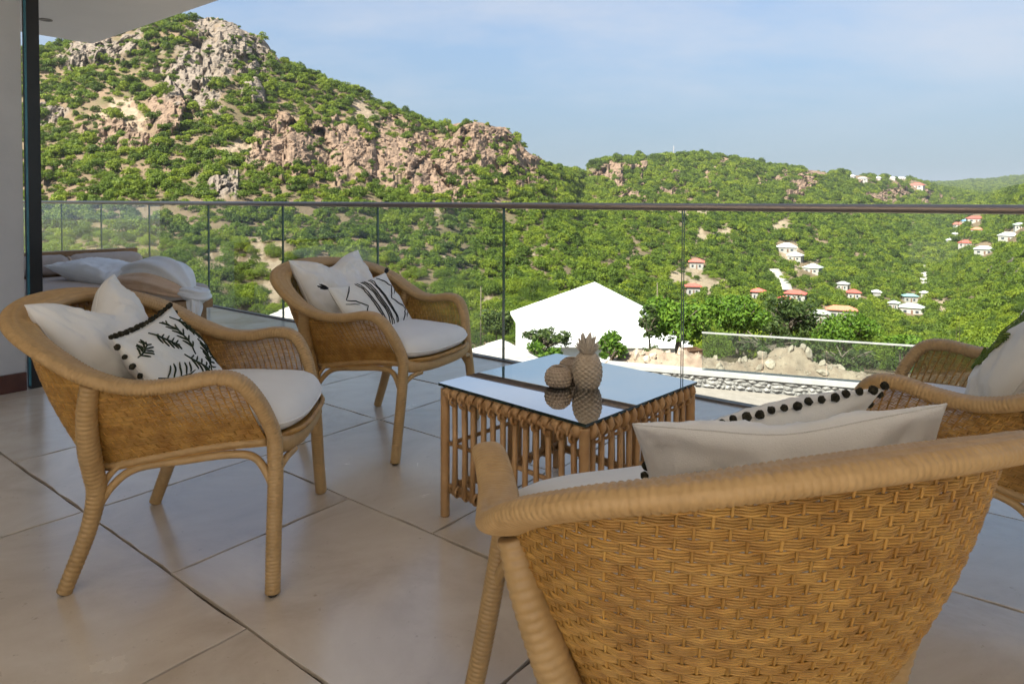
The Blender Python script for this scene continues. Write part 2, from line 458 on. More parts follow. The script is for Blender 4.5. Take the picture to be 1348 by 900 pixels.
floor = ab_obj('floor', [(-6.0, 15.1, -5.0, RAIL_B + 0.055, -0.35, -0.012)], M['grout'])
tag(floor, kind='structure')
rng = random.Random(4)
ROWS = [-0.39, 0.28, 0.945, 1.60, 2.28, 2.945, 3.642]
JOINTS = {0: [0.0, 1.07, 2.14, 3.21], 1: [0.53, 1.605, 2.67, 3.74], 2: [0.96, 2.02, 2.66, 3.40], 3: [0.53, 1.59, 2.65, 3.72], 4: [0.8, 1.57, 2.64, 3.40], 5: [0.53, 1.6, 2.2, 3.27]}
def tile(a0, a1, b0, b1):
    g = 0.0026
    a0, a1, b0, b1 = a0 + g, a1 - g, b0 + g, b1 - g
    pts = []
    cor = [(a0, b0), (a1, b0), (a1, b1), (a0, b1)]
    for k in range(4):
        p, q = cor[k], cor[(k + 1) % 4]
        nx, ny = (q[1] - p[1]), -(q[0] - p[0]); ln = math.hypot(nx, ny)
        for t in range(9):
            j = 0.0 if t == 0 else rng.choice([0.0003, 0.0004, 0.001, 0.002, 0.0035, 0.006])
            pts.append((p[0] + (q[0] - p[0]) * t / 9 - nx / ln * j, p[1] + (q[1] - p[1]) * t / 9 - ny / ln * j))
    ca, cb = (a0 + a1) / 2, (b0 + b1) / 2
    n = len(pts)
    def ins(p, d):
        return (p[0] + (d if p[0] < ca else -d) * (abs(p[0] - ca) > (a1 - a0) / 2 - 0.01), p[1] + (d if p[1] < cb else -d) * (abs(p[1] - cb) > (b1 - b0) / 2 - 0.01))
    dz = rng.uniform(-0.0006, 0.0006)
    loc = AB(ca, cb)
    V = [AB(*ins(p, 0.0008), dz) - loc for p in pts] + [AB(*p, -0.0015) - loc for p in pts] + [AB(*p, -0.011) - loc for p in pts]
    fc = [tuple(range(n - 1, -1, -1))]
    for r in (0, n):
        fc += [(r + i, r + (i + 1) % n, r + n + (i + 1) % n, r + n + i) for i in range(n)]
    mb = MB(); mb.add(V, fc)
    o = mb.build('floor_tile', M['tile'], floor, smooth=False)
    o.location = loc
for r in range(len(ROWS) - 1):
    js = list(JOINTS[r])
    while js[0] > -3.2:
        js.insert(0, js[0] - rng.choice([1.07, 1.07, 0.64]))
    while js[-1] < 13.5:
        js.append(js[-1] + rng.choice([1.07, 1.07, 0.64]))
    for k in range(len(js) - 1):
        tile(js[k], js[k + 1], ROWS[r], ROWS[r + 1])
# plain floor of the room behind, slightly lower than the tiles
back_floor = ab_obj('floor_indoors', [(-6.0, 11.5, -5.0, -0.40, -0.011, -0.002)], M['room']); tag(back_floor, kind='structure')

CEIL = 2.60
roof = ab_obj('ceiling', [(-8.0, 7.23, -3.5, 2.69, CEIL, CEIL + 0.30)], M['plaster']); tag(roof, kind='structure')
lamp_p = on_z(60, 26, CEIL)
mb = MB()
a = np.linspace(0, 2 * math.pi, 25)[:-1]
mb.add([(0.05 * math.cos(t), 0.05 * math.sin(t), 0) for t in a] + [(0.05 * math.cos(t), 0.05 * math.sin(t), -0.006) for t in a] + [(0.04 * math.cos(t), 0.04 * math.sin(t), -0.006) for t in a] + [(0.036 * math.cos(t), 0.036 * math.sin(t), -0.001) for t in a],
       [(i + 24 * r, (i + 1) % 24 + 24 * r, (i + 1) % 24 + 24 * (r + 1), i + 24 * (r + 1)) for r in range(3) for i in range(24)] + [tuple(range(72, 96))])
sp = mb.build('recessed_spotlight', M['post_grey']); sp.location = (lamp_p[0], lamp_p[1], CEIL - 0.0005)
tag(sp, 'small unlit recessed spotlight in the white ceiling', 'spotlight')

wall_left = ab_obj('wall_left', [(4.66, 4.90, -3.5, 1.36, -0.0, CEIL - 0.002)], M['wall']); tag(wall_left, kind='structure')
sk = ab_obj('skirting', [(4.640, 4.658, -3.5, 1.36, 0.001, 0.105)], M['plinth'], wall_left)
bounce_ground = ab_obj('bounce_ground', [(-14.0, 11.5, -16.0, -5.02, -0.35, -0.004)], M['room']); tag(bounce_ground, kind='structure')  # pale ground out of view, added to bounce warm sunlight under the roof
shade_wall = ab_obj('shade_wall', [(1.5, 4.64, -3.5, -3.3, 0.0, CEIL - 0.002)], M['dark_wood']); tag(shade_wall, kind='structure')  # unseen dark wall, added to keep the left foreground floor dim
wall_right = ab_obj('wall_right', [(-6.2, -6.0, -3.5, 1.36, 0.0, CEIL - 0.002)], M['room']); tag(wall_right, kind='structure')
shade_block = ab_obj('daybed_shade_block', [(4.905, 14.0, -5.0, 0.9, -0.3, 6.2)], M['wall'])  # unseen block added to keep the sun off the floor round the daybed
tag(shade_block, 'grey plastered block out of view, added to shade the floor by the daybed', 'shade block')
door = empty('sliding_door_frame', AB(4.70, 1.40)); tag(door, 'black metal sliding door frame at the end of the grey wall', 'door frame')
def child_ab(name, boxes, material, par, smooth=False):
    o = ab_obj(name, boxes, material, None, smooth)
    o.data.transform(Matrix.Translation(-Vector(par.location)))
    o.parent = par
    return o
child_ab('frame_post', [(4.655, 4.72, 1.385, 1.45, 0.0, CEIL - 0.002)], M['black'], door)
child_ab('glass_edge', [(4.648, 4.654, 1.372, 1.384, 0.02, CEIL - 0.01)], M['teal'], door)

# ------------------------------------------------------------------ glass railing
rail = empty('glass_railing', AB(3.0, RAIL_B)); tag(rail, 'frameless glass balcony railing with slim bronze handrail along the terrace edge', 'railing')
SEAMS = [-3.66, -2.335, -1.01, 0.311, 1.633, 2.945, 4.25, 5.57, 6.915, 8.265, 9.62, 10.97, 12.32, 13.67, 15.0]
for k in range(len(SEAMS) - 1):
    mb = MB()
    a0, a1 = SEAMS[k] + 0.006, SEAMS[k + 1] - 0.006
    t = 0.0075
    P = [AB(x, y, z) for z in (0.012, 1.055) for y in (RAIL_B - t, RAIL_B + t) for x in (a0, a1)]
    loc = np.array(rail.location)
    mb.add(np.array(P) - loc, [(0, 1, 5, 4), (3, 2, 6, 7), (0, 2, 3, 1)], 0)
    mb.add(np.array(P) - loc, [(0, 4, 6, 2), (1, 3, 7, 5), (4, 5, 7, 6)], 1)
    mb.build('glass_panel', [M['glass'], M['glass_edge']], rail, False)
mb = MB()
pr = catmull([AB(-3.66, RAIL_B, 1.075) - loc, AB(3, RAIL_B, 1.075) - loc, AB(15.0, RAIL_B, 1.075) - loc], 3)
mb.tube(pr, 0.026, 16, flat=0.021)
mb.build('handrail', M['rail'], rail)
child_ab('base_channel', [(-3.66, 15.0, RAIL_B - 0.014, RAIL_B + 0.014, -0.010, 0.010)], M['channel'], rail)
child_ab('slab_nosing', [(-3.66, 15.0, RAIL_B + 0.016, RAIL_B + 0.060, -0.011, 0.003)], M['deck'], rail)

# ------------------------------------------------------------------ hills and valley
# each column: picture column px and, from near to far, (distance, picture row) of the land there
T = {
 -700: [(6, 1300), (25, 700), (70, 450), (110, 350), (150, 290), (190, 230), (230, 180), (265, 130), (290, 100), (400, 160), (900, 240)],
 -100: [(6, 1300), (25, 660), (70, 430), (110, 345), (145, 282), (180, 225), (220, 175), (255, 125), (285, 85), (400, 150), (900, 240)],
 40: [(6, 1300), (25, 640), (70, 425), (110, 345), (145, 280), (180, 225), (220, 170), (255, 112), (285, 66), (400, 150), (900, 240)],
 150: [(6, 1300), (25, 640), (70, 425), (105, 350), (145, 280), (180, 220), (220, 155), (260, 95), (290, 46), (400, 140), (900, 240)],
 230: [(6, 1300), (25, 640), (70, 420), (105, 355), (145, 285), (185, 215), (230, 140), (270, 75), (300, 26), (400, 130), (900, 240)],
 290: [(6, 1300), (25, 640), (70, 420), (105, 355), (145, 285), (185, 215), (230, 140), (270, 78), (300, 27), (400, 130), (900, 240)],
 340: [(6, 1300), (25, 645), (72, 425), (110, 355), (150, 290), (190, 222), (235, 152), (275, 95), (310, 47), (420, 150), (900, 240)],
 375: [(6, 1300), (25, 650), (72, 425), (110, 355), (150, 290), (190, 226), (235, 165), (275, 118), (315, 84), (420, 150), (900, 240)],
 450: [(6, 1300), (25, 660), (75, 430), (115, 358), (155, 300), (200, 240), (240, 190), (285, 150), (320, 117), (420, 170), (900, 240)],
 530: [(6, 1300), (25, 700), (80, 435), (120, 365), (165, 310), (210, 255), (255, 210), (295, 177), (330, 151), (440, 190), (900, 245)],
 575: [(6, 1300), (25, 710), (80, 435), (120, 365), (165, 312), (215, 260), (260, 217), (300, 190), (332, 167), (450, 200), (900, 245)],
 625: [(6, 1300), (25, 720), (85, 440), (130, 370), (175, 315), (220, 265), (265, 220), (305, 188), (335, 163), (450, 200), (900, 245)],
 665: [(6, 1300), (25, 740), (60, 470), (120, 385), (180, 325), (230, 275), (275, 235), (315, 198), (345, 170), (460, 215), (900, 245)],
 700: [(6, 1300), (25, 740), (60, 475), (120, 388), (180, 330), (235, 282), (280, 250), (320, 225), (350, 204), (470, 225), (900, 245)],
 740: [(6, 1300), (25, 740), (60, 475), (125, 390), (195, 330), (260, 287), (310, 260), (350, 243), (390, 227), (560, 240), (900, 248)],
 768: [(6, 1300), (25, 740), (60, 470), (130, 390), (220, 332), (310, 290), (420, 264), (520, 246), (600, 228), (800, 240), (1500, 255)],
 785: [(6, 1300), (25, 700), (58, 474), (130, 395), (225, 334), (320, 290), (430, 263), (530, 238), (610, 214), (820, 240), (1500, 255)],
 820: [(6, 1300), (24, 640), (55, 480), (130, 402), (230, 338), (335, 292), (445, 262), (545, 235), (630, 211), (850, 240), (1500, 255)],
 880: [(6, 1300), (22, 520), (45, 478), (130, 415), (240, 350), (350, 300), (470, 264), (580, 232), (680, 207), (900, 235), (1600, 252)],
 920: [(6, 1300), (21, 505), (42, 476), (130, 420), (245, 358), (360, 305), (480, 265), (595, 232), (690, 204), (930, 235), (1600, 252)],
 960: [(6, 1300), (21, 505), (40, 478), (130, 427), (250, 366), (370, 310), (500, 266), (610, 234), (710, 209), (950, 235), (1700, 250)],
 1020: [(6, 1300), (21, 508), (38, 482), (130, 437), (270, 376), (400, 318), (530, 270), (640, 243), (740, 221), (1000, 240), (1700, 252)],
 1100: [(6, 1300), (21, 520), (36, 490), (130, 447), (290, 386), (440, 325), (570, 278), (690, 250), (800, 229), (1100, 240), (1900, 248)],
 1200: [(6, 1300), (21, 535), (36, 500), (130, 457), (300, 396), (500, 330), (680, 288), (850, 258), (980, 237), (1500, 246), (2400, 243)],
 1240: [(6, 1300), (21, 540), (36, 500), (130, 452), (290, 396), (480, 336), (680, 298), (900, 270), (1100, 250), (1600, 249), (2400, 240)],
 1300: [(6, 1300), (21, 540), (36, 500), (110, 440), (220, 390), (350, 340), (480, 305), (620, 285), (800, 264), (1500, 254), (2400, 236)],
 1348: [(6, 1300), (21, 540), (36, 490), (80, 430), (150, 385), (240, 345), (330, 310), (420, 280), (500, 252), (1500, 250), (2400, 231)],
 1500: [(6, 1300), (21, 520), (36, 470), (80, 400), (140, 350), (220, 300), (300, 260), (380, 235), (440, 215), (1500, 245), (2400, 225)],
 2000: [(6, 1300), (21, 520), (36, 470), (80, 400), (140, 340), (220, 290), (300, 240), (380, 205), (440, 185), (1500, 240), (2400, 220)],
}
keys = sorted(T)
cols_px = np.concatenate([np.linspace(-700, -40, 45, endpoint=False), np.linspace(-40, 1400, 620, endpoint=False), np.linspace(1400, 2000, 45)])
SUB = [3, 8, 14, 56, 56, 64, 64, 64, 64, 26]          # rows of the mesh between two control points
s_par = np.concatenate([i + np.arange(n) / n for i, n in enumerate(SUB)] + [[len(SUB)]])
ctl = np.array([T[k] for k in keys], float)            # (columns, 11, 2)
ctl[:, :, 0] = np.log(ctl[:, :, 0])
def smooth_cols(c):
    j = np.clip(np.searchsorted(keys, c) - 1, 0, len(keys) - 2)
    k = np.array(keys, float)
    t = ((c - k[j]) / (k[j + 1] - k[j]))
    t = (t * 0.5 + 0.5 * t * t * (3 - 2 * t))[:, None, None]
    return ctl[j] * (1 - t) + ctl[j + 1] * t
cc = smooth_cols(cols_px)                              # (C, 11, 2)
si = np.minimum(s_par.astype(int), len(SUB) - 1); sf = s_par - si
pm = cc[:, np.maximum(si - 1, 0)]; p0 = cc[:, si]; p1 = cc[:, si + 1]; p2 = cc[:, np.minimum(si + 2, len(SUB))]
t_ = sf[None, :, None]
lin = p0 * (1 - t_) + p1 * t_
cat_ = 0.5 * (2 * p0 + (p1 - pm) * t_ + (2 * pm - 5 * p0 + 4 * p1 - p2) * t_ ** 2 + (-pm + 3 * p0 - 3 * p1 + p2) * t_ ** 3)
prof = 0.5 * lin + 0.5 * cat_
prof[:, :8] = lin[:, :8]
depth = np.exp(prof[:, :, 0]); prow = prof[:, :, 1]
PXg = np.broadcast_to(cols_px[:, None], depth.shape)
u_ = PXg - W_PX / 2; v_ = -(prow - H_PX / 2) - SHIFT
D = FW[None, None] + (RC[None, None] * u_[..., None] + UC[None, None] * v_[..., None]) / F_PX
G = CAM + D * (depth / D[..., 1])[..., None]            # terrain points
# rock outcrops and bare earth: (px, py, half width, half height, kind)   kind 0 grey rock, 1 pink rock, 2 bare earth
ROCKS = [(305, 62, 62, 36, 0), (250, 100, 34, 40, 0), (118, 72, 40, 16, 0), (165, 58, 25, 14, 0), (338, 125, 20, 16, 0), (270, 135, 22, 16, 0),
 (375, 200, 46, 38, 1), (500, 210, 66, 32, 1), (565, 232, 55, 30, 1), (445, 190, 60, 18, 1), (560, 185, 26, 14, 1), (640, 182, 46, 18, 1), (655, 205, 26, 20, 1), (690, 212, 22, 18, 1), (600, 210, 20, 18, 1), (660, 235, 14, 14, 1), (700, 250, 18, 8, 1),
 (215, 150, 36, 20, 1), (150, 178, 36, 12, 1), (185, 197, 22, 12, 1), (165, 155, 24, 12, 2), (290, 243, 14, 12, 0), (65, 232, 30, 12, 1), (60, 148, 22, 14, 0), (330, 210, 12, 14, 2), (310, 195, 14, 10, 2),
 (480, 150, 26, 9, 2), (530, 165, 22, 8, 1), (620, 167, 34, 6, 1),
 (270, 355, 16, 16, 2), (345, 350, 22, 26, 2), (355, 390, 22, 14, 2), (300, 335, 8, 10, 2), (570, 288, 7, 14, 2), (585, 340, 7, 10, 2), (690, 380, 8, 10, 2), (645, 400, 7, 16, 2), (700, 340, 6, 6, 2),
 (790, 230, 24, 15, 1), (830, 220, 22, 7, 1), (812, 245, 16, 6, 1), (935, 238, 9, 9, 1), (905, 232, 16, 5, 1), (885, 252, 18, 5, 1), (1012, 241, 26, 7, 1), (1060, 243, 26, 9, 1), (1078, 228, 18, 8, 1), (1045, 254, 16, 6, 1), (1165, 256, 44, 6, 1), (1225, 258, 26, 4, 1), (950, 222, 16, 4, 1), (985, 226, 18, 4, 1), (835, 258, 14, 4, 1),
 (1025, 304, 19, 11, 2), (935, 312, 26, 6, 2), (955, 306, 10, 8, 2), (890, 283, 36, 5, 2), (860, 272, 24, 4, 2), (898, 367, 26, 12, 2), (925, 372, 12, 12, 2), (1022, 360, 9, 9, 2), (1028, 375, 7, 9, 2), (1038, 345, 12, 12, 2), (1080, 338, 4, 12, 2), (1233, 408, 10, 9, 2), (1180, 292, 22, 3, 2), (1335, 352, 12, 12, 0), (1315, 370, 12, 6, 0), (1275, 360, 10, 5, 2), (1225, 312, 10, 3, 2)]
wob = fbm(np.stack([PXg / 17.0, prow / 17.0, PXg * 0], -1), 3, 5)
wob2 = fbm(np.stack([PXg / 17.0, prow / 17.0, PXg * 0 + 9.3], -1), 3, 8)
rockm = np.zeros((3,) + depth.shape)
qx, qy = PXg + wob * 30, prow + wob2 * 24
rag = fbm(np.stack([PXg / 6.0, prow / 6.0, PXg * 0 + 3], -1), 3, 15)
for (x, y, rx, ry, k) in ROCKS:
    e = 1.22 - np.sqrt(((qx - x) / rx) ** 2 + ((qy - y) / ry) ** 2)
    rockm[k] = np.maximum(rockm[k], np.clip((e + rag * .55) * 2.6, 0, 1) * (e > -.35))
vis_band = (np.broadcast_to(s_par[None, :], depth.shape) < 8.25)
amp = np.clip(depth / 300.0, 0.05, 1.6)
big = fbm(G / 38.0, 4, 21)
mid = fbm(G / 11.0, 4, 33, ridged=True)
fine = fbm(G / 3.2, 3, 55, ridged=True)
ridge_fade = np.clip((8.0 - np.broadcast_to(s_par[None, :], depth.shape)) / 0.6, 0.25, 1.0)
near_fade = np.clip((depth - 30) / 60, 0, 1)
rk = np.maximum(rockm[0], rockm[1])
dz = near_fade * (big * 2.6 * amp * ridge_fade + mid * 0.7 * amp * ridge_fade)
dz += near_fade * rk * ridge_fade * (np.abs(mid) * 2.2 * np.clip(depth / 300, 0.4, 1.8) + fine * 0.9)
G = G.copy()
G[..., 2] += dz
def blocks(p, seed, flat):
    """angular broken faces: every lattice cell is a tilted slab"""
    i = np.floor(p).astype(np.int64); best = np.full(p.shape[:-1], 9e9); val = np.zeros(p.shape[:-1]); second = np.full(p.shape[:-1], 9e9)
    for dx in (-1, 0, 1):
        for dy in (-1, 0, 1):
            for dz_ in (-1, 0, 1):
                c = i + np.array([dx, dy, dz_])
                h = [_hash(c[..., 0], c[..., 1], c[..., 2], seed + q) for q in range(7)]
                ctr_ = c + np.stack(h[:3], -1)
                dv_ = p - ctr_
                d2 = np.sum(dv_ ** 2, -1)
                v = h[3] - .5 + flat * (dv_[..., 0] * (h[4] - .5) + dv_[..., 1] * (h[5] - .5) + dv_[..., 2] * (h[6] - .5)) * 2
                near = d2 < best
                second = np.where(near, best, np.minimum(second, d2)); val = np.where(near, v, val); best = np.where(near, d2, best)
    return val - .5 * np.exp(-(np.sqrt(second) - np.sqrt(best)) * 9)
sel_r = rk > 0.01
pr_ = G[sel_r] + np.stack([big[sel_r], mid[sel_r], big[sel_r]], -1) * 2.0
sc_r = np.clip(depth[sel_r] / 260.0, .5, 2.6)
blk = np.zeros(depth.shape)
blk[sel_r] = blocks(pr_ / (sc_r * 17.0)[:, None] * np.array([1, 1, .55]), 11, 1.2) * 5.4 * sc_r + blocks(pr_ / (sc_r * 3.4)[:, None] * np.array([1, 1, .6]), 12, 1.1) * 1.2 * sc_r
towards = rk * near_fade * (0.5 + mid * 0.5 + fine * 0.35) * np.clip(depth / 220, 0.3, 2.5) * 1.4 + rk * near_fade * ridge_fade * blk * 1.5
hd = D[..., :2] / np.linalg.norm(D[..., :2], axis=-1, keepdims=True)
G[..., 0] -= hd[..., 0] * towards; G[..., 1] -= hd[..., 1] * towards
nC, nS = depth.shape
idx = np.arange(nC * nS).reshape(nC, nS)
quads = np.stack([idx[:-1, :-1], idx[1:, :-1], idx[1:, 1:], idx[:-1, 1:]], -1).reshape(-1, 4)
me = bpy.data.meshes.new('hills')
me.vertices.add(nC * nS); me.vertices.foreach_set('co', G.reshape(-1))
me.loops.add(len(quads) * 4); me.loops.foreach_set('vertex_index', quads.reshape(-1).astype(np.int32))
me.polygons.add(len(quads)); me.polygons.foreach_set('loop_start', (np.arange(len(quads)) * 4).astype(np.int32))
me.update(calc_edges=True)
me.polygons.foreach_set('use_smooth', (rk[:-1, :-1].reshape(-1) < 0.35).tolist())
for nm, arr in (('rock', rockm[0]), ('pink', rockm[1]), ('earth', rockm[2])):
    at = me.attributes.new(nm, 'FLOAT', 'POINT'); at.data.foreach_set('value', arr.reshape(-1).astype(np.float32))
def hill_mat():
    mt, n, l, b = new_mat('hillside')
    ge = n.new('ShaderNodeNewGeometry')
    def noise(sc, det=6, ro=0.6):
        q = n.new('ShaderNodeTexNoise'); q.inputs['Scale'].default_value = sc; q.inputs['Detail'].default_value = det; q.inputs['Roughness'].default_value = ro
        l.new(ge.outputs['Position'], q.inputs['Vector']); return q
    def ramp(src, stops):
        q = n.new('ShaderNodeValToRGB'); e = q.color_ramp.elements
        e[0].position, e[0].color = stops[0][0], (*stops[0][1], 1)
        e[1].position, e[1].color = stops[-1][0], (*stops[-1][1], 1)
        for p, c in stops[1:-1]:
            k = e.new(p); k.color = (*c, 1)
        l.new(src, q.inputs[0]); return q.outputs[0]
    def mix(fac, a, bb):
        q = n.new('ShaderNodeMix'); q.data_type = 'RGBA'
        l.new(fac, q.inputs['Factor']); l.new(a, q.inputs[6]); l.new(bb, q.inputs[7]); return q.outputs[2]
    def attr(nm):
        q = n.new('ShaderNodeAttribute'); q.attribute_name = nm; return q.outputs['Fac']
    big_, sm = noise(0.06), noise(0.7, 8, 0.7)
    grass = ramp(big_.outputs['Fac'], [(0.3, (0.10, 0.10, 0.04)), (0.45, (0.155, 0.12, 0.07)), (0.7, (0.24, 0.165, 0.11))])
    grey = ramp(sm.outputs['Fac'], [(0.30, (0.07, 0.06, 0.05)), (0.45, (0.19, 0.16, 0.13)), (0.58, (0.25, 0.205, 0.155)), (0.72, (0.34, 0.295, 0.24))])
    pink = ramp(sm.outputs['Fac'], [(0.30, (0.075, 0.052, 0.038)), (0.45, (0.19, 0.135, 0.093)), (0.58, (0.255, 0.178, 0.122)), (0.72, (0.32, 0.24, 0.17))])
    earth = ramp(sm.outputs['Fac'], [(0.25, (0.22, 0.17, 0.11)), (0.75, (0.38, 0.30, 0.21))])
    c = mix(attr('earth'), grass, earth)
    c = mix(attr('pink'), c, pink)
    c = mix(attr('rock'), c, grey)
    l.new(c, b.inputs['Base Color'])
    b.inputs['Roughness'].default_value = 0.95; b.inputs['Specular IOR Level'].default_value = 0.1
    bp = n.new('ShaderNodeBump'); bp.inputs['Strength'].default_value = 0.9; bp.inputs['Distance'].default_value = 1.0
    l.new(noise(0.55, 8, 0.7).outputs['Fac'], bp.inputs['Height']); l.new(bp.outputs[0], b.inputs['Normal'])
    return mt
me.materials.append(hill_mat())
hills = link(bpy.data.objects.new('hills', me)); tag(hills, kind='structure')
mb = MB()
mb.box((0, 0, -95.5), (8000, 8000, 1.0))
ground = mb.build('ground', mat('far_ground', (0.07, 0.085, 0.03), (0.12, 0.12, 0.05), 0.95, 0.01), None, False); tag(ground, kind='structure')

PRX, PRY = project(G.reshape(-1, 3)); PRX = PRX.reshape(depth.shape); PRY = PRY.reshape(depth.shape)
# nearest-first horizon per column tells which grid points the camera can see
seen = np.zeros(depth.shape, bool)
for i in range(nC):
    run = np.minimum.accumulate(np.concatenate([[9e9], PRY[i, :-1]]))
    seen[i] = PRY[i] < run + 2.0
seen[:, :14] = False
def land(px, py):
    d = (PRX - px) ** 2 + (PRY - py) ** 2
    d = np.where(seen & (depth > 25), d, 1e9)
    k = np.unravel_index(np.argmin(d), d.shape)
    return G[k], depth[k]

# ------------------------------------------------------------------ houses across the valley
HOUSES = [  # px, py (middle of the roof), width in px, roof, depth/width, label
 (918, 348, 20, 'red_roof', .7, 'small red-roofed house on the slope above the pale yard'),
 (912, 384, 19, 'red_roof', .6, 'red-roofed house just above the crown of the bright green tree'),
 (1036, 326, 26, 'white_roof', .7, 'upper white villa just below the bare brown field'),
 (1046, 338, 19, 'white_roof', .8, 'lower white villa just below the bare brown field'),
 (1070, 354, 22, 'green_roof', .8, 'pale two-storey house right of the white villas'),
 (998, 390, 17, 'red_roof', .8, 'small bright red-roofed house left of the pale track'),
 (1046, 388, 28, 'red_roof', .5, 'wide red-roofed house at the foot of the pale track'),
 (1032, 400, 15, 'red_roof', .7, 'small red-roofed house half hidden below the wide one'),
 (1124, 389, 17, 'red_roof', .8, 'lone red-roofed cottage right of the wide red-roofed house'),
 (1107, 411, 38, 'pink_roof', .45, 'long orange-red roof behind the second glass railing'),
 (1079, 419, 26, 'grey_roof', .6, 'grey-green roof beside the long orange-red roof'),
 (1154, 389, 10, 'white_roof', 1.0, 'tiny white house in the middle of the valley floor'),
 (1109, 378, 15, 'grey_roof', .7, 'small grey and white house above the lone red-roofed cottage'),
 (1200, 405, 30, 'green_roof', .6, 'large pale green hipped roof on the valley floor'),
 (1177, 404, 12, 'green_roof', .8, 'little pale green annex left of the large green roof'),
 (1197, 392, 18, 'teal_roof', .5, 'low teal-roofed building behind the large green roof'),
 (1216, 392, 7, 'white_roof', 1.0, 'tiny white hut beside the teal-roofed building'),
 (1285, 288, 22, 'red_roof', .5, 'highest red-roofed house on the right slope'),
 (1273, 292, 11, 'blue_roof', .7, 'small blue-roofed house on the right slope'),
 (1260, 296, 13, 'red_roof', .7, 'little red-roofed house left of the blue roof'),
 (1286, 304, 14, 'pink_roof', .7, 'white house with orange roof below the blue roof'),
 (1328, 311, 25, 'white_roof', .6, 'long pale-roofed house near the right edge of the picture'),
 (1343, 299, 13, 'green_roof', .7, 'pale house at the right edge of the picture, above the long one'),
 (1272, 321, 18, 'red_roof', .7, 'red-roofed house behind the glass joint on the right slope'),
 (1251, 318, 9, 'white_roof', .9, 'small white house left of the glass joint'),
 (1259, 310, 8, 'white_roof', .9, 'tiny white house just above the small white one'),
 (1295, 328, 25, 'green_roof', .6, 'wide pale green hipped roof lowest on the right slope'),
 (1199, 279, 8, 'white_roof', .9, 'far white house just under the handrail'),
 (1216, 277, 6, 'white_roof', .9, 'farthest tiny white house under the handrail'),
 (1099, 223, 7, 'white_roof', .9, 'tiny white house on top of the ridge by the rocks'),
 (1122, 233, 9, 'white_roof', .8, 'leftmost white house of the ridge-top row'),
 (1136, 236, 14, 'grey_roof', .6, 'long grey-roofed house in the ridge-top row'),
 (1156, 235, 8, 'white_roof', .8, 'white house in the middle of the ridge-top row'),
 (1174, 235, 8, 'white_roof', .8, 'second white house from the right in the ridge-top row'),
 (1187, 235, 12, 'white_roof', .7, 'widest white house at the right end of the ridge-top row'),
 (1208, 244, 18, 'red_roof', .6, 'white house with red roof below the ridge-top row'),
]
hrng = random.Random(12)
clear_pts = []
def hip_roof(mb, w, d, z0, h, over=0.5, t=0.18):
    a, b = w / 2 + over, d / 2 + over
    r = max(a - b, 0.15)
    V = [(-a, -b, z0), (a, -b, z0), (a, b, z0), (-a, b, z0), (-r, 0, z0 + h), (r, 0, z0 + h), (-a, -b, z0 - t), (a, -b, z0 - t), (a, b, z0 - t), (-a, b, z0 - t)]
    mb.add(V, [(0, 1, 5, 4), (1, 2, 5), (2, 3, 4, 5), (3, 0, 4), (0, 6, 7, 1), (1, 7, 8, 2), (2, 8, 9, 3), (3, 9, 6, 0), (6, 9, 8, 7)])
def house(px, py, wpx, rk_, ratio, label):
    p, dep = land(px, py + wpx * 0.22)
    w = wpx * .88 * dep / F_PX
    d = w * ratio
    hw = min(max(2.6, w * 0.26), 4.2)
    rz = math.atan2(-p[0], p[1]) + hrng.uniform(-0.35, 0.35)
    h = empty('house', (p[0], p[1], p[2] - 0.6), rz)
    tag(h, label, 'house', 'houses in the valley and on the ridge')
    mb = MB(); mb.box((0, 0, hw / 2 - 1.0), (w, d, hw + 3.2)); mb.build('wall', M['house_wall'], h, False)
    mb = MB(); hip_roof(mb, w, d, hw + 0.62, w * 0.5 * ratio * 0.62); mb.build('roof', M[rk_], h, False)
    if wpx >= 12:
        for k in range(2):
            mb = MB(); mb.box((w * (-0.28 + 0.52 * k), -d / 2 - 0.02, hw * 0.62), (w * 0.14, 0.08, hw * 0.36)); mb.build('window', M['window'], h, False)
        mb = MB(); mb.box((w * 0.02, -d / 2 - 0.025, hw * 0.5), (w * 0.09, 0.09, hw * 0.66)); mb.build('door', M['door'], h, False)
    clear_pts.append((px, py, wpx, dep))
for q in HOUSES:
    house(*q)

# pale tracks and yards that follow the land
def track(name, pts, width, label):
    P = []
    for (x, y) in pts:
        P.append(land(x, y)[0])
    C = catmull(P, 24)
    t = np.gradient(C, axis=0); s = np.stack([t[:, 1], -t[:, 0], t[:, 0] * 0], 1); s /= np.linalg.norm(s, axis=1)[:, None]
    C[:, 2] += 0.9
    V = np.concatenate([C - s * width / 2, C + s * width / 2, C - s * width / 2 - (0, 0, 3), C + s * width / 2 - (0, 0, 3)])
    n = len(C)
    f = []
    for i in range(n - 1):
        f += [(i, i + n, i + n + 1, i + 1), (i, i + 1, i + 1 + 2 * n, i + 2 * n), (i + n, i + 3 * n, i + 3 * n + 1, i + n + 1)]
    mb = MB(); mb.add(V, f)
    o = mb.build(name, M['road'], None, True); tag(o, label, 'road', kind='structure')
    for (x, y) in pts:
        clear_pts.append((x, y, 9, land(x, y)[1]))
track('road', [(1217, 342), (1214, 352), (1216, 363), (1220, 375)], 4.5, 'pale concrete road climbing the far slope')
track('track', [(1016, 356), (1023, 366), (1030, 376), (1034, 384)], 5.5, 'pale dirt track above the wide red-roofed house')

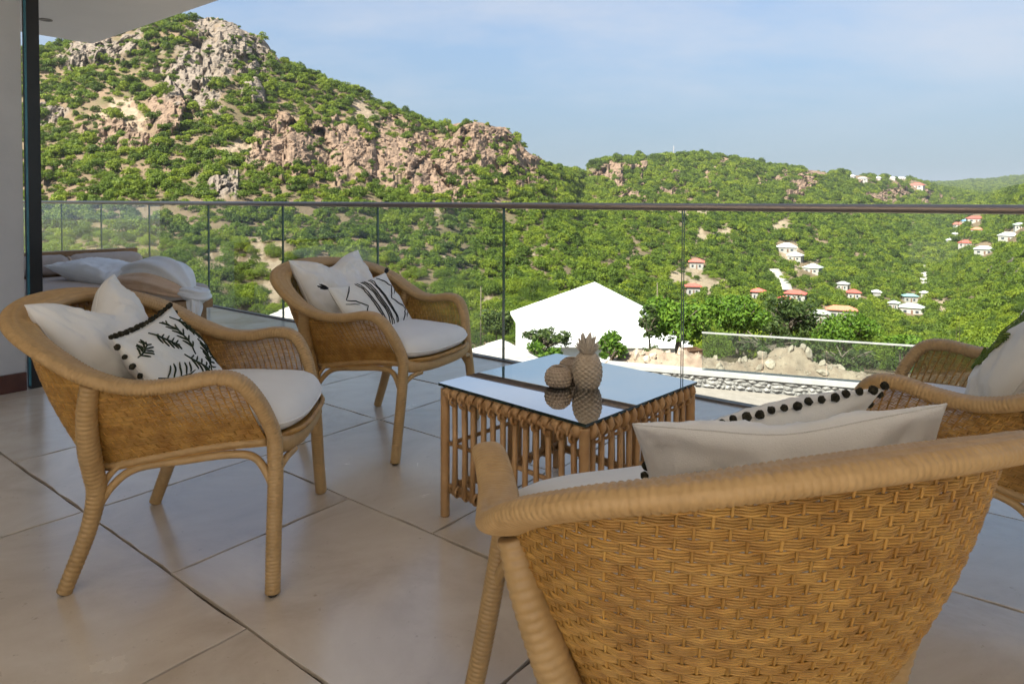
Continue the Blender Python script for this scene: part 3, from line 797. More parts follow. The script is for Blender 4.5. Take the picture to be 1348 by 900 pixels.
# ------------------------------------------------------------------ scrub that covers the hills
def leaf_blob(seed, n_cl, n_leaf, size, flat=0.75):
    r = np.random.default_rng(seed)
    cen = r.normal(size=(n_cl, 3)); cen /= np.linalg.norm(cen, axis=1)[:, None]
    cen *= (0.35 + 0.4 * r.random((n_cl, 1))) ; cen[:, 2] = np.abs(cen[:, 2]) * flat + 0.25
    rad = 0.24 + 0.22 * r.random(n_cl)
    k = np.repeat(np.arange(n_cl), n_leaf)
    d = r.normal(size=(len(k), 3)); d /= np.linalg.norm(d, axis=1)[:, None]
    d[:, 2] = np.where(d[:, 2] < -0.3, -d[:, 2], d[:, 2])
    pos = cen[k] + d * (rad[k] * (0.72 + 0.36 * r.random(len(k))))[:, None]
    nor = d + r.normal(size=d.shape) * 0.55; nor /= np.linalg.norm(nor, axis=1)[:, None]
    tan = np.cross(nor, r.normal(size=d.shape)); tan /= np.linalg.norm(tan, axis=1)[:, None] + 1e-9
    bi = np.cross(nor, tan)
    s = size * (0.6 + 0.8 * r.random((len(k), 1)))
    V = np.stack([pos - tan * s, pos - bi * s * 0.55, pos + tan * s, pos + bi * s * 0.55], 1).reshape(-1, 3)
    f = np.arange(len(V)).reshape(-1, 4)
    return V, f
protos = bpy.data.collections.new('shrub_shapes')
for k in range(12):
    V, f = leaf_blob(100 + k, 8 + k % 3 * 3, 54, 0.092, 0.6 + 0.07 * (k % 7)) if k < 7 else leaf_blob(100 + k, 13, 170, 0.045, 0.7)
    mb = MB(); mb.add(V, f.tolist())
    o = mb.build('shrub_shape_%02d' % k, M['bush'], None, False, do_link=False)
    protos.objects.link(o)
def scatter(name, P, scale, rot, pick, label, cat):
    me = bpy.data.meshes.new(name)
    me.vertices.add(len(P)); me.vertices.foreach_set('co', np.asarray(P, np.float32).reshape(-1))
    a = me.attributes.new('sc', 'FLOAT_VECTOR', 'POINT'); a.data.foreach_set('vector', np.asarray(scale, np.float32).reshape(-1))
    a = me.attributes.new('rz', 'FLOAT_VECTOR', 'POINT'); a.data.foreach_set('vector', np.asarray(rot, np.float32).reshape(-1))
    a = me.attributes.new('pick', 'INT', 'POINT'); a.data.foreach_set('value', np.asarray(pick, np.int32))
    o = link(bpy.data.objects.new(name, me))
    ng = bpy.data.node_groups.new(name, 'GeometryNodeTree')
    ng.interface.new_socket('Geometry', in_out='INPUT', socket_type='NodeSocketGeometry')
    ng.interface.new_socket('Geometry', in_out='OUTPUT', socket_type='NodeSocketGeometry')
    n, l = ng.nodes, ng.links
    gi, go = n.new('NodeGroupInput'), n.new('NodeGroupOutput')
    ci = n.new('GeometryNodeCollectionInfo'); ci.inputs['Collection'].default_value = protos
    ci.inputs['Separate Children'].default_value = True; ci.inputs['Reset Children'].default_value = True
    ip = n.new('GeometryNodeInstanceOnPoints'); ip.inputs['Pick Instance'].default_value = True
    def named(nm, t):
        q = n.new('GeometryNodeInputNamedAttribute'); q.data_type = t; q.inputs['Name'].default_value = nm
        return q.outputs['Attribute']
    l.new(gi.outputs[0], ip.inputs['Points']); l.new(ci.outputs[0], ip.inputs['Instance'])
    l.new(named('pick', 'INT'), ip.inputs['Instance Index']); l.new(named('sc', 'FLOAT_VECTOR'), ip.inputs['Scale'])
    er = n.new('FunctionNodeEulerToRotation'); l.new(named('rz', 'FLOAT_VECTOR'), er.inputs[0]); l.new(er.outputs[0], ip.inputs['Rotation'])
    l.new(ip.outputs[0], go.inputs[0])
    md = o.modifiers.new('scatter', 'NODES'); md.node_group = ng
    tag(o, label, cat, kind='stuff')
    return o
nr = np.random.default_rng(7)
e1 = G[1:, :-1] - G[:-1, :-1]; e2 = G[:-1, 1:] - G[:-1, :-1]
area = np.linalg.norm(np.cross(e1, e2), axis=-1)
dq = depth[:-1, :-1]
bare = np.clip(np.max(rockm, axis=0) * 1.0, 0, 1)[:-1, :-1]
patch = fbm(G[:-1, :-1] / 16.0, 3, 71)
dens = 0.21 * np.clip(150.0 / dq, 0.10, 1.1) ** 0.75
dens = dens * np.where(patch < -0.30, 0.35, 1.0) * (1 - bare * np.where(dq > 420, 0.96, 0.87))
vis = seen[:-1, :-1] | seen[1:, 1:]
vis |= np.roll(vis, 3, 1) | np.roll(vis, -3, 1)
dens = np.where(vis & (dq > 42), dens, 0)
cnt = nr.poisson(np.minimum(dens * area, 6))
ii, jj = np.nonzero(cnt)
rep = cnt[ii, jj]
ii, jj = np.repeat(ii, rep), np.repeat(jj, rep)
ra, rb_ = nr.random(len(ii))[:, None], nr.random(len(ii))[:, None]
P = G[ii, jj] + e1[ii, jj] * ra + e2[ii, jj] * rb_
dd = depth[ii, jj]
r_px, r_py = project(P)
keep = np.ones(len(P), bool)
for (x, y, w, dp) in clear_pts:
    keep &= ~((np.abs(r_px - x) < w * 0.62) & (r_py - y > -w * 0.35) & (r_py - y < max(w * 0.55, 5)) & (np.abs(dd - dp) < 0.16 * dp + 8))
# the neighbour's white house and the building site stay clear
keep &= ~((P[:, 1] < 44) & (P[:, 0] > -4))
P, dd, ii, jj = P[keep], dd[keep], ii[keep], jj[keep]
onrock = bare[ii, jj] > 0.5
size = np.exp(nr.normal(-0.05, 0.42, len(P))) * (1.35 + np.clip((dd - 120) / 260, 0, 2.0) * 1.15)
size = np.minimum(size, 1.75 * (1.35 + np.clip((dd - 120) / 260, 0, 2.0) * 1.15))
size = np.where(onrock, size * 0.55, size)
hgt = size * nr.uniform(0.75, 1.2, len(P))
P[:, 2] -= 0.12 * size
sc = np.stack([size, size * nr.uniform(0.85, 1.15, len(P)), hgt], 1)
rot = np.stack([nr.normal(0, 0.12, len(P)), nr.normal(0, 0.12, len(P)), nr.random(len(P)) * 6.283], 1)
pk = np.where(dd < 125, nr.integers(7, 12, len(P)), nr.integers(0, 7, len(P)))
print('SHRUBS', len(P))
sel = dd < 400
left = (P[:, 0] / P[:, 1] < 0.10) & sel
scatter('hillside_scrub', P[left], sc[left], rot[left], pk[left], 'green scrub covering the rocky hill on the left', 'scrub')
scatter('valley_woodland', P[~left], sc[~left], rot[~left], pk[~left], 'green woodland filling the valley and the far ridges', 'woodland')

# ------------------------------------------------------------------ wicker armchairs
def mirror(right):
    """right half (front -> back middle, last point on the axis) to the whole line, left front -> right front"""
    r = np.asarray(right, float)
    l = r.copy(); l[:, 0] *= -1
    return np.vstack([l[:-1], r[::-1]])
RIM = [(.262, .000, .400), (.272, -.012, .455), (.300, -.040, .535), (.323, -.085, .597), (.333, -.150, .612), (.348, -.250, .597), (.372, -.350, .600), (.391, -.450, .635), (.386, -.545, .690), (.338, -.640, .738), (.250, -.706, .766), (.130, -.744, .784), (0, -.754, .789)]
RIM_W = [.021, .023, .026, .029, .031, .033, .037, .042, .045, .046, .046, .046, .046]   # half width of the band
BASE = [(.250, -.030, .405), (.260, -.180, .396), (.268, -.340, .372), (.258, -.462, .348), (.200, -.552, .338), (.095, -.592, .333), (0, -.603, .332)]
def glide(leg_, p):
    mb = MB(); mb.tube([(p[0], p[1], .0005), (p[0], p[1], .0065)], [.013, .015], 12); mb.build('foot_glide', M['black'], leg_)
def chair_shape():
    root = empty('wicker_armchair')
    # --- rim: broad rolled band, wrapped crosswise, with grooves along its upper face
    ctlp = np.hstack([np.array(RIM), np.array(RIM_W)[:, None]])
    C = catmull(mirror(ctlp), 1500)
    Pc, hw = C[:, :3], C[:, 3]
    Tn = np.gradient(Pc, axis=0); Tn /= np.linalg.norm(Tn, axis=1)[:, None]
    back = np.clip((-Pc[:, 1] - 0.2) / 0.35, 0, 1)
    cen = np.array([0, -0.36, 0])
    out = Pc - cen; out[:, 2] = 0
    out[:, 1] *= np.clip(back * 1.2, 0, 1)
    out /= np.linalg.norm(out, axis=1)[:, None] + 1e-9
    out -= Tn * np.sum(out * Tn, axis=1)[:, None]; out /= np.linalg.norm(out, axis=1)[:, None]
    nrm = np.cross(Tn, out); nrm *= np.where((nrm[:, 2:3] < 0) & (back[:, None] > -1), -1, 1)
    # orientation of the band normal must stay continuous round the front posts
    for i in range(1, len(nrm)):
        if nrm[i] @ nrm[i - 1] < 0:
            nrm[i] *= -1
    if nrm[len(nrm) // 2][2] < 0:
        nrm *= -1
    tilt = back * math.radians(-15)
    o2 = out * np.cos(tilt)[:, None] - nrm * np.sin(tilt)[:, None]
    n2 = nrm * np.cos(tilt)[:, None] + out * np.sin(tilt)[:, None]
    th = .0168 + 0 * hw
    L = np.concatenate([[0], np.cumsum(np.linalg.norm(np.diff(Pc, axis=0), axis=1))])
    na = 44
    ang = np.linspace(0, 2 * math.pi, na, endpoint=False)
    ca, sa = np.cos(ang), np.sin(ang)
    ex = 0.8
    ca2, sa2 = np.sign(ca) * np.abs(ca) ** ex, np.sign(sa) * np.abs(sa) ** ex
    wrapn = np.abs(np.sin(math.pi * L / 0.0096)) ** 0.42
    lane_x = (ca2 + 1) * 2.5
    lane = np.floor(lane_x).astype(int)
    lane_g = np.abs(np.sin(math.pi * lane_x)) ** 0.5            # 0 in the grooves between two lanes
    V = np.empty((len(Pc), na, 3))
    for j in range(na):
        on_top = 1.0 if sa[j] > 0.15 else 0.0
        braid = np.abs(np.sin(math.pi * (L / 0.0105 + 0.5 * (lane[j] % 2)))) ** 0.6
        g = (0.0036 * wrapn) * (1 - on_top * back) + on_top * back * (0.0042 * braid * lane_g[j] - 0.0012)
        V[:, j] = Pc + o2 * ((hw + 0.5 * g) * ca2[j])[:, None] + n2 * ((th + g) * sa2[j])[:, None]
    k = len(Pc)
    f = [(i * na + j, i * na + (j + 1) % na, (i + 1) * na + (j + 1) % na, (i + 1) * na + j) for i in range(k - 1) for j in range(na)]
    mb = MB(); mb.add(V.reshape(-1, 3), f); mb.build('rim', M['rim'], root)
    # --- woven shell between base ring and rim
    ns = 88                                            # upright stakes
    half = np.array(RIM[3:])
    top = catmull(mirror(half), ns * 2 + 1)
    o_s = top - cen; o_s[:, 2] = 0
    bs = catmull(mirror(BASE), ns * 2 + 1)
    ctr = np.array([0, -0.28, 0])
    onrm = 0.5 * (top + bs) - ctr; onrm[:, 2] = 0
    tg = np.gradient(0.5 * (top + bs), axis=0); tg[:, 2] = 0; tg /= np.linalg.norm(tg, axis=1)[:, None]
    nn = np.stack([tg[:, 1], -tg[:, 0], tg[:, 0] * 0], 1)
    nn *= np.sign(np.sum(nn * onrm, axis=1))[:, None]
    top = top - nn * 0.006
    H = np.linalg.norm(top - bs, axis=1)
    bulge = 0.020
    def surf(i, v):
        return bs[i] + (top[i] - bs[i]) * v[:, None] + nn[i] * (bulge * np.sin(math.pi * np.clip(v, 0, 1)))[:, None]
    mbw = MB()
    pitch, grp = 0.0042, 4
    allI = np.arange(ns * 2 + 1)
    nrows = int(H.max() / pitch)
    wr = np.random.default_rng(3)
    for r in range(nrows):
        hv = (r + 0.5) * pitch
        v = hv / H
        ok = v < 0.985
        if not ok.any():
            continue
        # contiguous runs
        runs = np.split(allI, np.nonzero(np.diff(ok.astype(int)))[0] + 1)
        sgn = 1 if (r // grp) % 2 else -1
        jit = wr.normal(0, 0.00022, len(allI))
        for q in runs:
            if not ok[q[0]] or len(q) < 5:
                continue
            p = surf(q, v[q])
            off = 0.0027 * sgn * np.cos(math.pi * q / 2.0) + 0.00018 * wr.normal(0, 1, len(q))
            p = p + nn[q] * off[:, None]
            p[:, 2] += jit[q]
            rn = 0.0014
            airy = np.clip((.30 - H[q]) / .08, 0, 1) * np.clip((v[q] - .30) / .12, 0, 1)
            rz = (0.0020 - 0.0006 * airy)[:, None]
            U = np.array([0, 0, 1.0])
            V4 = np.stack([p + nn[q] * rn, p + U * rz, p - nn[q] * rn, p - U * rz], 1).reshape(-1, 3)
            n = len(q)
            ff = [(i * 4 + j, (i + 1) * 4 + j, (i + 1) * 4 + (j + 1) % 4, i * 4 + (j + 1) % 4) for i in range(n - 1) for j in range(4)]
            mbw.add(V4, ff)
    for s_ in range(0, ns * 2 + 1, 2):
        vv = np.linspace(-0.01, 1.0, 7)
        p = surf(np.full(7, s_), vv)
        mbw.tube(p, 0.0024, 5, caps=False)
    tag(mbw.build('woven_shell', M['weave'], root), kind='stuff')
    # --- base ring, seat, legs, stretchers
    mb = MB(); bp = catmull(mirror(BASE), 90); mb.tube(bp, 0.012, 8, wrap=0.0008, wrap_pitch=0.02)
    mb.build('base_ring', M['rim'], root)
    for s in (-1, 1):
        S = np.array([s, 1, 1])
        mb = MB(); p = catmull(np.array([(.262, -.004, .418), (.280, .002, .30), (.308, .004, .15), (.338, .008, 0.006)]) * S, 260)
        mb.tube(p, np.linspace(.0230, .0215, 260), 14, wrap=0.0014, wrap_pitch=0.0095); lg = mb.build('leg', M['leg'], root); glide(lg, p[-1])
        mb = MB(); p = catmull(np.array([(.380, -.450, .612), (.362, -.470, .530), (.330, -.484, .430), (.298, -.488, .345), (.280, -.490, .280), (.278, -.515, .170), (.288, -.575, .006)]) * S, 240)
        rr = np.interp(np.linspace(0, 1, 240), [0, .35, .5, .7, 1], [.027, .031, .029, .024, .0215])
        mb.tube(p, rr, 14, wrap=0.0020, wrap_pitch=0.0140, flat=rr * 0.8 + .004); lg = mb.build('leg', M['leg'], root); glide(lg, p[-1])
        mb = MB(); p = catmull(np.array([(.276, -.500, .215), (.268, -.455, .290), (.260, -.390, .338), (.262, -.260, .358), (.262, -.130, .372), (.264, -.060, .362), (.276, -.018, .310), (.286, .000, .262)]) * S, 60)
        mb.tube(p, 0.0115, 10); mb.build('side_stretcher', M['leg'], root)
        mb = MB(); p = catmull(np.array([(.276, -.496, .232), (.270, -.468, .312), (.266, -.420, .365)]) * S, 20)
        mb.tube(p, 0.009, 8); mb.build('corner_brace', M['leg'], root)
        mb = MB(); p = catmull(np.array([(.284, .006, .285), (.268, .010, .325), (.235, .022, .350), (.180, .034, .357)]) * S, 24)
        mb.tube(p, 0.010, 8); mb.build('corner_brace', M['leg'], root)
    mb = MB(); ap = catmull([(-.262, .000, .398), (-.22, .020, .386), (-.12, .040, .378), (0, .046, .377), (.12, .040, .378), (.22, .020, .386), (.262, .000, .398)], 120)
    mb.tube(ap, 0.013, 12, flat=0.024, wrap=0.0006, wrap_pitch=0.0075); mb.build('apron', M['rim'], root)
    mb = MB(); rp = catmull([(-.252, -.495, .285), (-.20, -.530, .312), (-.1, -.565, .318), (.1, -.565, .318), (.20, -.530, .312), (.252, -.495, .285)], 50)
    mb.tube(rp, 0.0105, 8); mb.build('rear_stretcher', M['leg'], root)
    # woven seat: slats of cane over a panel
    edge = catmull(mirror(BASE), 41)
    fr = catmull([(.250, -.030, .405), (.15, .036, .405), (0, .046, .404), (-.15, .036, .405), (-.250, -.030, .405)], 21)[1:-1]
    loop = np.vstack([edge, fr]); loop[:, 2] += 0.006
    mb = MB(); n = len(loop); low = loop - (0, 0, 0.022)
    mb.add(np.vstack([loop, low]), [tuple(range(n)), tuple(range(2 * n - 1, n - 1, -1))] + [(i, i + n, (i + 1) % n + n, (i + 1) % n) for i in range(n)])
    mb.build('seat', M['weave'], root, False)
    mb = MB(); mb.tube(catmull([(-.255, -.008, .414), (-.15, .050, .412), (0, .060, .411), (.15, .050, .412), (.255, -.008, .414)], 140), 0.009, 8, wrap=0.001, wrap_pitch=0.008)
    mb.build('seat_edge', M['weave'], root)
    return root

chair = chair_shape()
CHAIRS = [
 (-.700, 2.218, -85.5, 'wicker armchair at the left, side-on, holding the fern-embroidered cushion'),
 (-.340, 3.140, -117.0, 'wicker armchair by the railing behind the glass table, with striped cushion'),
 (.236, 1.530, 17.0, 'wicker armchair in the foreground, seen from behind'),
 (1.165, 2.200, 48.0, 'wicker armchair cut off by the right edge of the picture'),
]
chairs = []
for i, (x, y, a, lab) in enumerate(CHAIRS):
    o = chair if i == 0 else copy_tree(chair)
    o.location = (x, y, 0.0); o.rotation_euler = (0, 0, math.radians(a))
    tag(o, lab, 'armchair', 'wicker armchairs round the glass table')
    chairs.append(Matrix.Translation((x, y, 0)) @ Matrix.Rotation(math.radians(a), 4, 'Z'))

# ------------------------------------------------------------------ cushions
def seat_cushion():
    fr = [(.262, -.075), (.243, .008), (.14, .048), (0, .056), (-.14, .048), (-.243, .008), (-.262, -.075)]
    bk = [(-.270, -.20), (-.268, -.36), (-.235, -.48), (-.14, -.56), (0, -.582), (.14, -.56), (.235, -.48), (.268, -.36), (.270, -.20), (.262, -.075)]
    o = catmull([(x, y, 0) for x, y in fr + bk], 97)[:-1]
    cx = np.array([0, -0.27, 0])
    n = len(o)
    prof = [(.0, .060), (.30, .058), (.55, .054), (.75, .047), (.88, .036), (.955, .022), (.99, .008), (1.0, -.004), (.99, -.016), (.955, -.030), (.88, -.040), (.6, -.044), (0, -.044)]
    V, f = [], []
    for r, z in prof:
        if r == 0:
            V.append(cx + (0, 0, z)); continue
        ring = cx + (o - cx) * r
        zz = z + 0.0035 * fbm(ring * 9, 3, 6) * (1 if z > 0 else 0)
        drop = -0.018 * np.clip((ring[:, 1] - (-.02)) / .09, 0, 1) ** 2
        V.extend(np.column_stack([ring[:, :2], np.broadcast_to(zz, (n,)) + drop]))
    R = len(prof) - 2
    f += [(0, 1 + i, 1 + (i + 1) % n) for i in range(n)]
    for r in range(R - 1):
        a_, b_ = 1 + r * n, 1 + (r + 1) * n
        f += [(a_ + i, b_ + i, b_ + (i + 1) % n, a_ + (i + 1) % n) for i in range(n)]
    last = 1 + R * n
    f += [(last, 1 + (R - 1) * n + (i + 1) % n, 1 + (R - 1) * n + i) for i in range(n)]
    mb = MB(); mb.add(V, f)
    ob = mb.build('seat_cushion', M['cushion'])
    mb = MB(); mb.tube(np.vstack([cx + (o - cx) * 1.0 + (0, 0, -.004) + np.column_stack([0 * o[:, :2], -0.018 * np.clip((o[:, 1] + .02) / .09, 0, 1) ** 2])] * 1), 0.0035, 6, caps=False)
    mb.build('piping', M['cushion'], ob)
    return ob
sc0 = seat_cushion()
for i, lab in enumerate(['white seat cushion on the left armchair', 'white seat cushion on the armchair by the railing', 'white seat cushion on the foreground armchair, mostly hidden by its back', 'white seat cushion on the armchair at the right edge']):
    o = sc0 if i == 0 else copy_tree(sc0)
    o.matrix_world = chairs[i] @ Matrix.Translation((0, 0, .462)) @ Matrix.Rotation(math.radians(-3), 4, 'X') if False else chairs[i] @ Matrix.Translation((0, 0, .458))
    tag(o, lab, 'seat cushion', 'seat cushions of the armchairs')

class Pillow:
    """soft square pillow, x across, y up, z out; .pt(u, v, off) gives a point on its front"""
    def __init__(self, w, h, t, seed, pinch=.075, chop=0.0, sag=0.0, wk=1.0):
        self.wk = wk
        self.w, self.h, self.t, self.seed, self.pinch, self.chop, self.sag = w / 2, h / 2, t / 2, seed, pinch, chop, sag
    def pos(self, u, v, side):
        u, v = np.asarray(u, float), np.asarray(v, float)
        x = self.w * u * (1 - self.pinch * (1 - v ** 2))
        y = self.h * v * (1 - self.pinch * (1 - u ** 2))
        if self.chop:
            d = np.exp(-(u / 0.42) ** 2) * np.clip((v + 0.2) / 1.2, 0, 1) ** 1.5
            y = y - self.chop * d
        th = self.t * (np.clip(1 - u ** 2, 0, 1) * np.clip(1 - v ** 2, 0, 1)) ** 0.42
        th = th * (1 - self.sag * v)
        if self.chop:
            th = th * (1 - 0.45 * np.exp(-(u / 0.16) ** 2) * np.clip(v, 0, 1))
        p = np.stack([u * 2.2, v * 2.2, u * 0 + self.seed + side], -1)
        wr = fbm(p, 3, self.seed) * 0.016 + fbm(np.stack([u * 9 + v * 3, v * 1.6, u * 0 + self.seed], -1), 2, self.seed + 3, ridged=True) * 0.0055
        wr = wr * self.wk
        edge = np.clip(1 - np.maximum(np.abs(u), np.abs(v)), 0, 1)
        z = side * (th + wr * np.clip(edge * 5, 0, 1) * (0.5 + 2.0 * (1 - edge)))
        z = z + 0.012 * (u ** 2) * np.sign(v) * (np.abs(v) ** 2)
        return np.stack([x, y, z], -1)
    def pt(self, u, v, off=0.0):
        e = 0.01
        p = self.pos(u, v, 1)
        a = self.pos(np.asarray(u) + e, v, 1) - self.pos(np.asarray(u) - e, v, 1)
        b = self.pos(u, np.asarray(v) + e, 1) - self.pos(u, np.asarray(v) - e, 1)
        n = np.cross(a, b); n /= np.linalg.norm(n, axis=-1, keepdims=True) + 1e-12
        return p + n * off
    def mesh(self, name, material, n=64):
        g = np.sin(np.linspace(-1, 1, n) * math.pi / 2)
        U, Vv = np.meshgrid(g, g, indexing='ij')
        mb = MB()
        ix = np.arange(n * n).reshape(n, n)
        q = np.stack([ix[:-1, :-1], ix[1:, :-1], ix[1:, 1:], ix[:-1, 1:]], -1).reshape(-1, 4)
        F_ = self.pos(U, Vv, 1).reshape(-1, 3); B_ = self.pos(U, Vv, -1).reshape(-1, 3)
        mb.add(F_, q.tolist()); mb.add(B_, q[:, ::-1].tolist())
        o = mb.build(name, material)
        bm_weld(o)
        # seam cord round the edge
        t = np.linspace(-1, 1, 40)
        loop = np.concatenate([self.pos(t, t * 0 - 1, 1), self.pos(t * 0 + 1, t, 1)[1:], self.pos(-t, t * 0 + 1, 1)[1:], self.pos(t * 0 - 1, -t, 1)[1:]])
        mb = MB(); mb.tube(loop, 0.0022, 5, caps=False); mb.build('seam', material, o)
        return o
def bm_weld(o):
    import bmesh
    b = bmesh.new(); b.from_mesh(o.data)
    bmesh.ops.remove_doubles(b, verts=b.verts, dist=0.0004)
    b.to_mesh(o.data); b.free(); o.data.polygons.foreach_set('use_smooth', [True] * len(o.data.polygons))
def strokes(pil, parent, name, lines, material, r=0.0022):
    """embroidered lines: each a list of (u, v) on the front"""
    mb = MB()
    for ln in lines:
        q = catmull([(a, b, 0) for a, b in ln], max(5, 5 * len(ln)))
        p = pil.pt(q[:, 0], q[:, 1], r * 0.75)
        k = len(p)
        taper = np.sin(np.linspace(0.12, 1, k) * math.pi * 0.93) ** 0.4
        mb.tube(p, r * taper, 6)
    return mb.build(name, material, parent)
def place(o, cm, loc, lean=0.0, roll=0.0, yaw=0.0):
    """stand a pillow in a chair: its face looks to the chair's front (+y), leaning back by `lean`"""
    R = Matrix.Rotation(math.radians(180), 4, 'Z') @ Matrix.Rotation(math.radians(yaw), 4, 'Z') @ Matrix.Rotation(math.radians(90), 4, 'X') @ Matrix.Rotation(math.radians(-lean), 4, 'X') @ Matrix.Rotation(math.radians(roll), 4, 'Z')
    o.matrix_world = cm @ Matrix.Translation(loc) @ R

pom_mesh = None
def pompom(parent, p, k):
    global pom_mesh
    if pom_mesh is None:
        import bmesh
        b = bmesh.new(); bmesh.ops.create_icosphere(b, subdivisions=2, radius=0.0085)
        rr = random.Random(2)
        for v in b.verts:
            v.co *= rr.uniform(0.86, 1.16)
        pom_mesh = bpy.data.meshes.new('pompom'); b.to_mesh(pom_mesh); b.free(); pom_mesh.materials.append(M['pompom'])
    o = bpy.data.objects.new('pompom', pom_mesh)
    o.location = p; o.rotation_euler = (k * 1.3, k * 2.1, k * 0.7)
    s = 0.85 + 0.3 * ((k * 37) % 10) / 10; o.scale = (s, s, s)
    link(o, parent)
def fern(cu, cv, ang, size, asp, n=6, curl=0.25):
    """a frond: stem and paired leaflets, in (u, v)"""
    L = []
    def pt(t, w):
        a = ang + curl * t
        x = t * math.cos(a) - w * math.sin(a); y = t * math.sin(a) + w * math.cos(a)
        return (cu + size * x / asp, cv + size * y)
    L.append([pt(t, 0) for t in (-0.62, -0.3, 0.05, 0.35, 0.62)])
    for k in range(n):
        t = -0.38 + 0.80 * k / (n - 1)
        ln = 0.36 * (1 - 0.6 * abs(k / (n - 1) - 0.35))
        for s in (-1, 1):
            L.append([pt(t, 0.03 * s), pt(t + 0.10, 0.5 * ln * s), pt(t + 0.20, ln * s)])
    return [[(max(-.96, min(.96, a)), max(-.96, min(.96, b))) for a, b in q] for q in L]

# left armchair: square white pillow with a chopped top, and the fern cushion with pompoms
p1 = Pillow(.47, .42, .17, 11, chop=.085, sag=.15)
o = p1.mesh('square_cushion', M['cushion']); tag(o, 'plain white square cushion with dented top in the left armchair', 'cushion')
place(o, chairs[0], (.045, -.560, .645), lean=32, roll=5, yaw=-4)
def fern_cushion(seed, label, names=None):
    p = Pillow(.52, .31, .11, seed, sag=.1, wk=.45)
    o = p.mesh('lumbar_cushion', M['cushion_print']); tag(o, label, 'cushion')
    asp = .50 / .30
    for (u, v, a, s) in [(-.62, -.28, -.30, .95), (-.26, .50, -.85, .62), (-.02, -.36, -.80, .78), (.24, .36, 1.30, .85), (.50, -.38, .75, .80), (.72, .42, -.90, .85), (.88, -.30, -1.2, .55), (-.80, .55, .3, .5)]:
        strokes(p, o, 'embroidered_frond', fern(u, v, a, s, asp, 5), M['thread'], 0.0027)
    k = 0
    for u in np.linspace(-1, 1, 19):
        pompom(o, p.pos(u, 1.0, 1) + np.array([0, .010, 0.002 * (k % 3)]), k); k += 1
    for v in np.linspace(-.86, .86, 9):
        pompom(o, p.pos(-1.0, v, 1) + np.array([-.010, 0, 0]), k); k += 1
        pompom(o, p.pos(1.0, v, 1) + np.array([.010, 0, 0]), k); k += 1
    return o
o = fern_cushion(21, 'white cushion with dark fern embroidery and pompom trim in the left armchair')
place(o, chairs[0], (.045, -.368, .590), lean=36, roll=1.5, yaw=5)

# armchair by the railing: white pillow and black-lined lumbar cushion with tassels
p2 = Pillow(.47, .42, .17, 31, chop=.05, sag=.15)
o = p2.mesh('square_cushion', M['cushion']); tag(o, 'plain white square cushion in the armchair by the railing', 'cushion')
place(o, chairs[1], (.03, -.550, .645), lean=30, roll=3, yaw=-4)
p3 = Pillow(.50, .30, .11, 41, sag=.1, wk=.4)
o = p3.mesh('lumbar_cushion', M['cushion_print']); tag(o, 'white cushion with black stripes and zigzags in the armchair by the railing', 'cushion')
for u in (-.26, -.20, -.06, .0, .06, .20, .26):
    strokes(p3, o, 'stitched_stripe', [[(u - .004, -.93), (u + .003, -.4), (u - .003, 0), (u + .003, .4), (u, .93)]], M['black_thread'], 0.0030)
for s in (-1, 1):
    zz = [(s * (.64 + (.20 if k % 2 else -.18)), -.90 + 1.80 * k / 4) for k in range(5)]
    for a, b in zip(zz[:-1], zz[1:]):
        strokes(p3, o, 'stitched_zigzag', [[a, ((a[0] + b[0]) / 2, (a[1] + b[1]) / 2), b]], M['black_thread'], 0.0030)
    for k in range(0, 4, 2):
        a, b = zz[k], zz[k + 1]
        strokes(p3, o, 'stitched_zigzag', [[(s * .92, (a[1] + b[1]) / 2 + .1), (s * .80, (a[1] + b[1]) / 2), (s * .68, (a[1] + b[1]) / 2 - .1)]], M['black_thread'], 0.002)
for (u, v) in ((-1, 1), (1, 1)):
    c = p3.pos(u, v, 1); d = np.array([u * .8, v * .35, 0]); mb = MB()
    for q in range(9):
        a = q / 9 * 6.283
        e = c + d * .052 + np.array([0.006 * math.cos(a), 0.010 * math.sin(a), 0.008 * math.sin(a * 2)])
        mb.tube([c - d * .004, c + d * .02 + (e - c - d * .05) * .6, e], [.003, .004, .002], 5)
    mb.build('tassel', M['black_thread'], o)
place(o, chairs[1], (.03, -.350, .592), lean=36, roll=3, yaw=5)

# foreground armchair
p4 = Pillow(.50, .46, .17, 51, chop=.02, sag=.15)
o = p4.mesh('square_cushion', M['cushion']); tag(o, 'plain white square cushion rising above the back of the foreground armchair', 'cushion')
place(o, chairs[2], (.175, -.340, .555), lean=36, roll=-9, yaw=-22)
o = fern_cushion(61, 'white pompom-trimmed cushion peeping over the foreground armchair')
place(o, chairs[2], (.215, -.190, .570), lean=-34, roll=8, yaw=184)

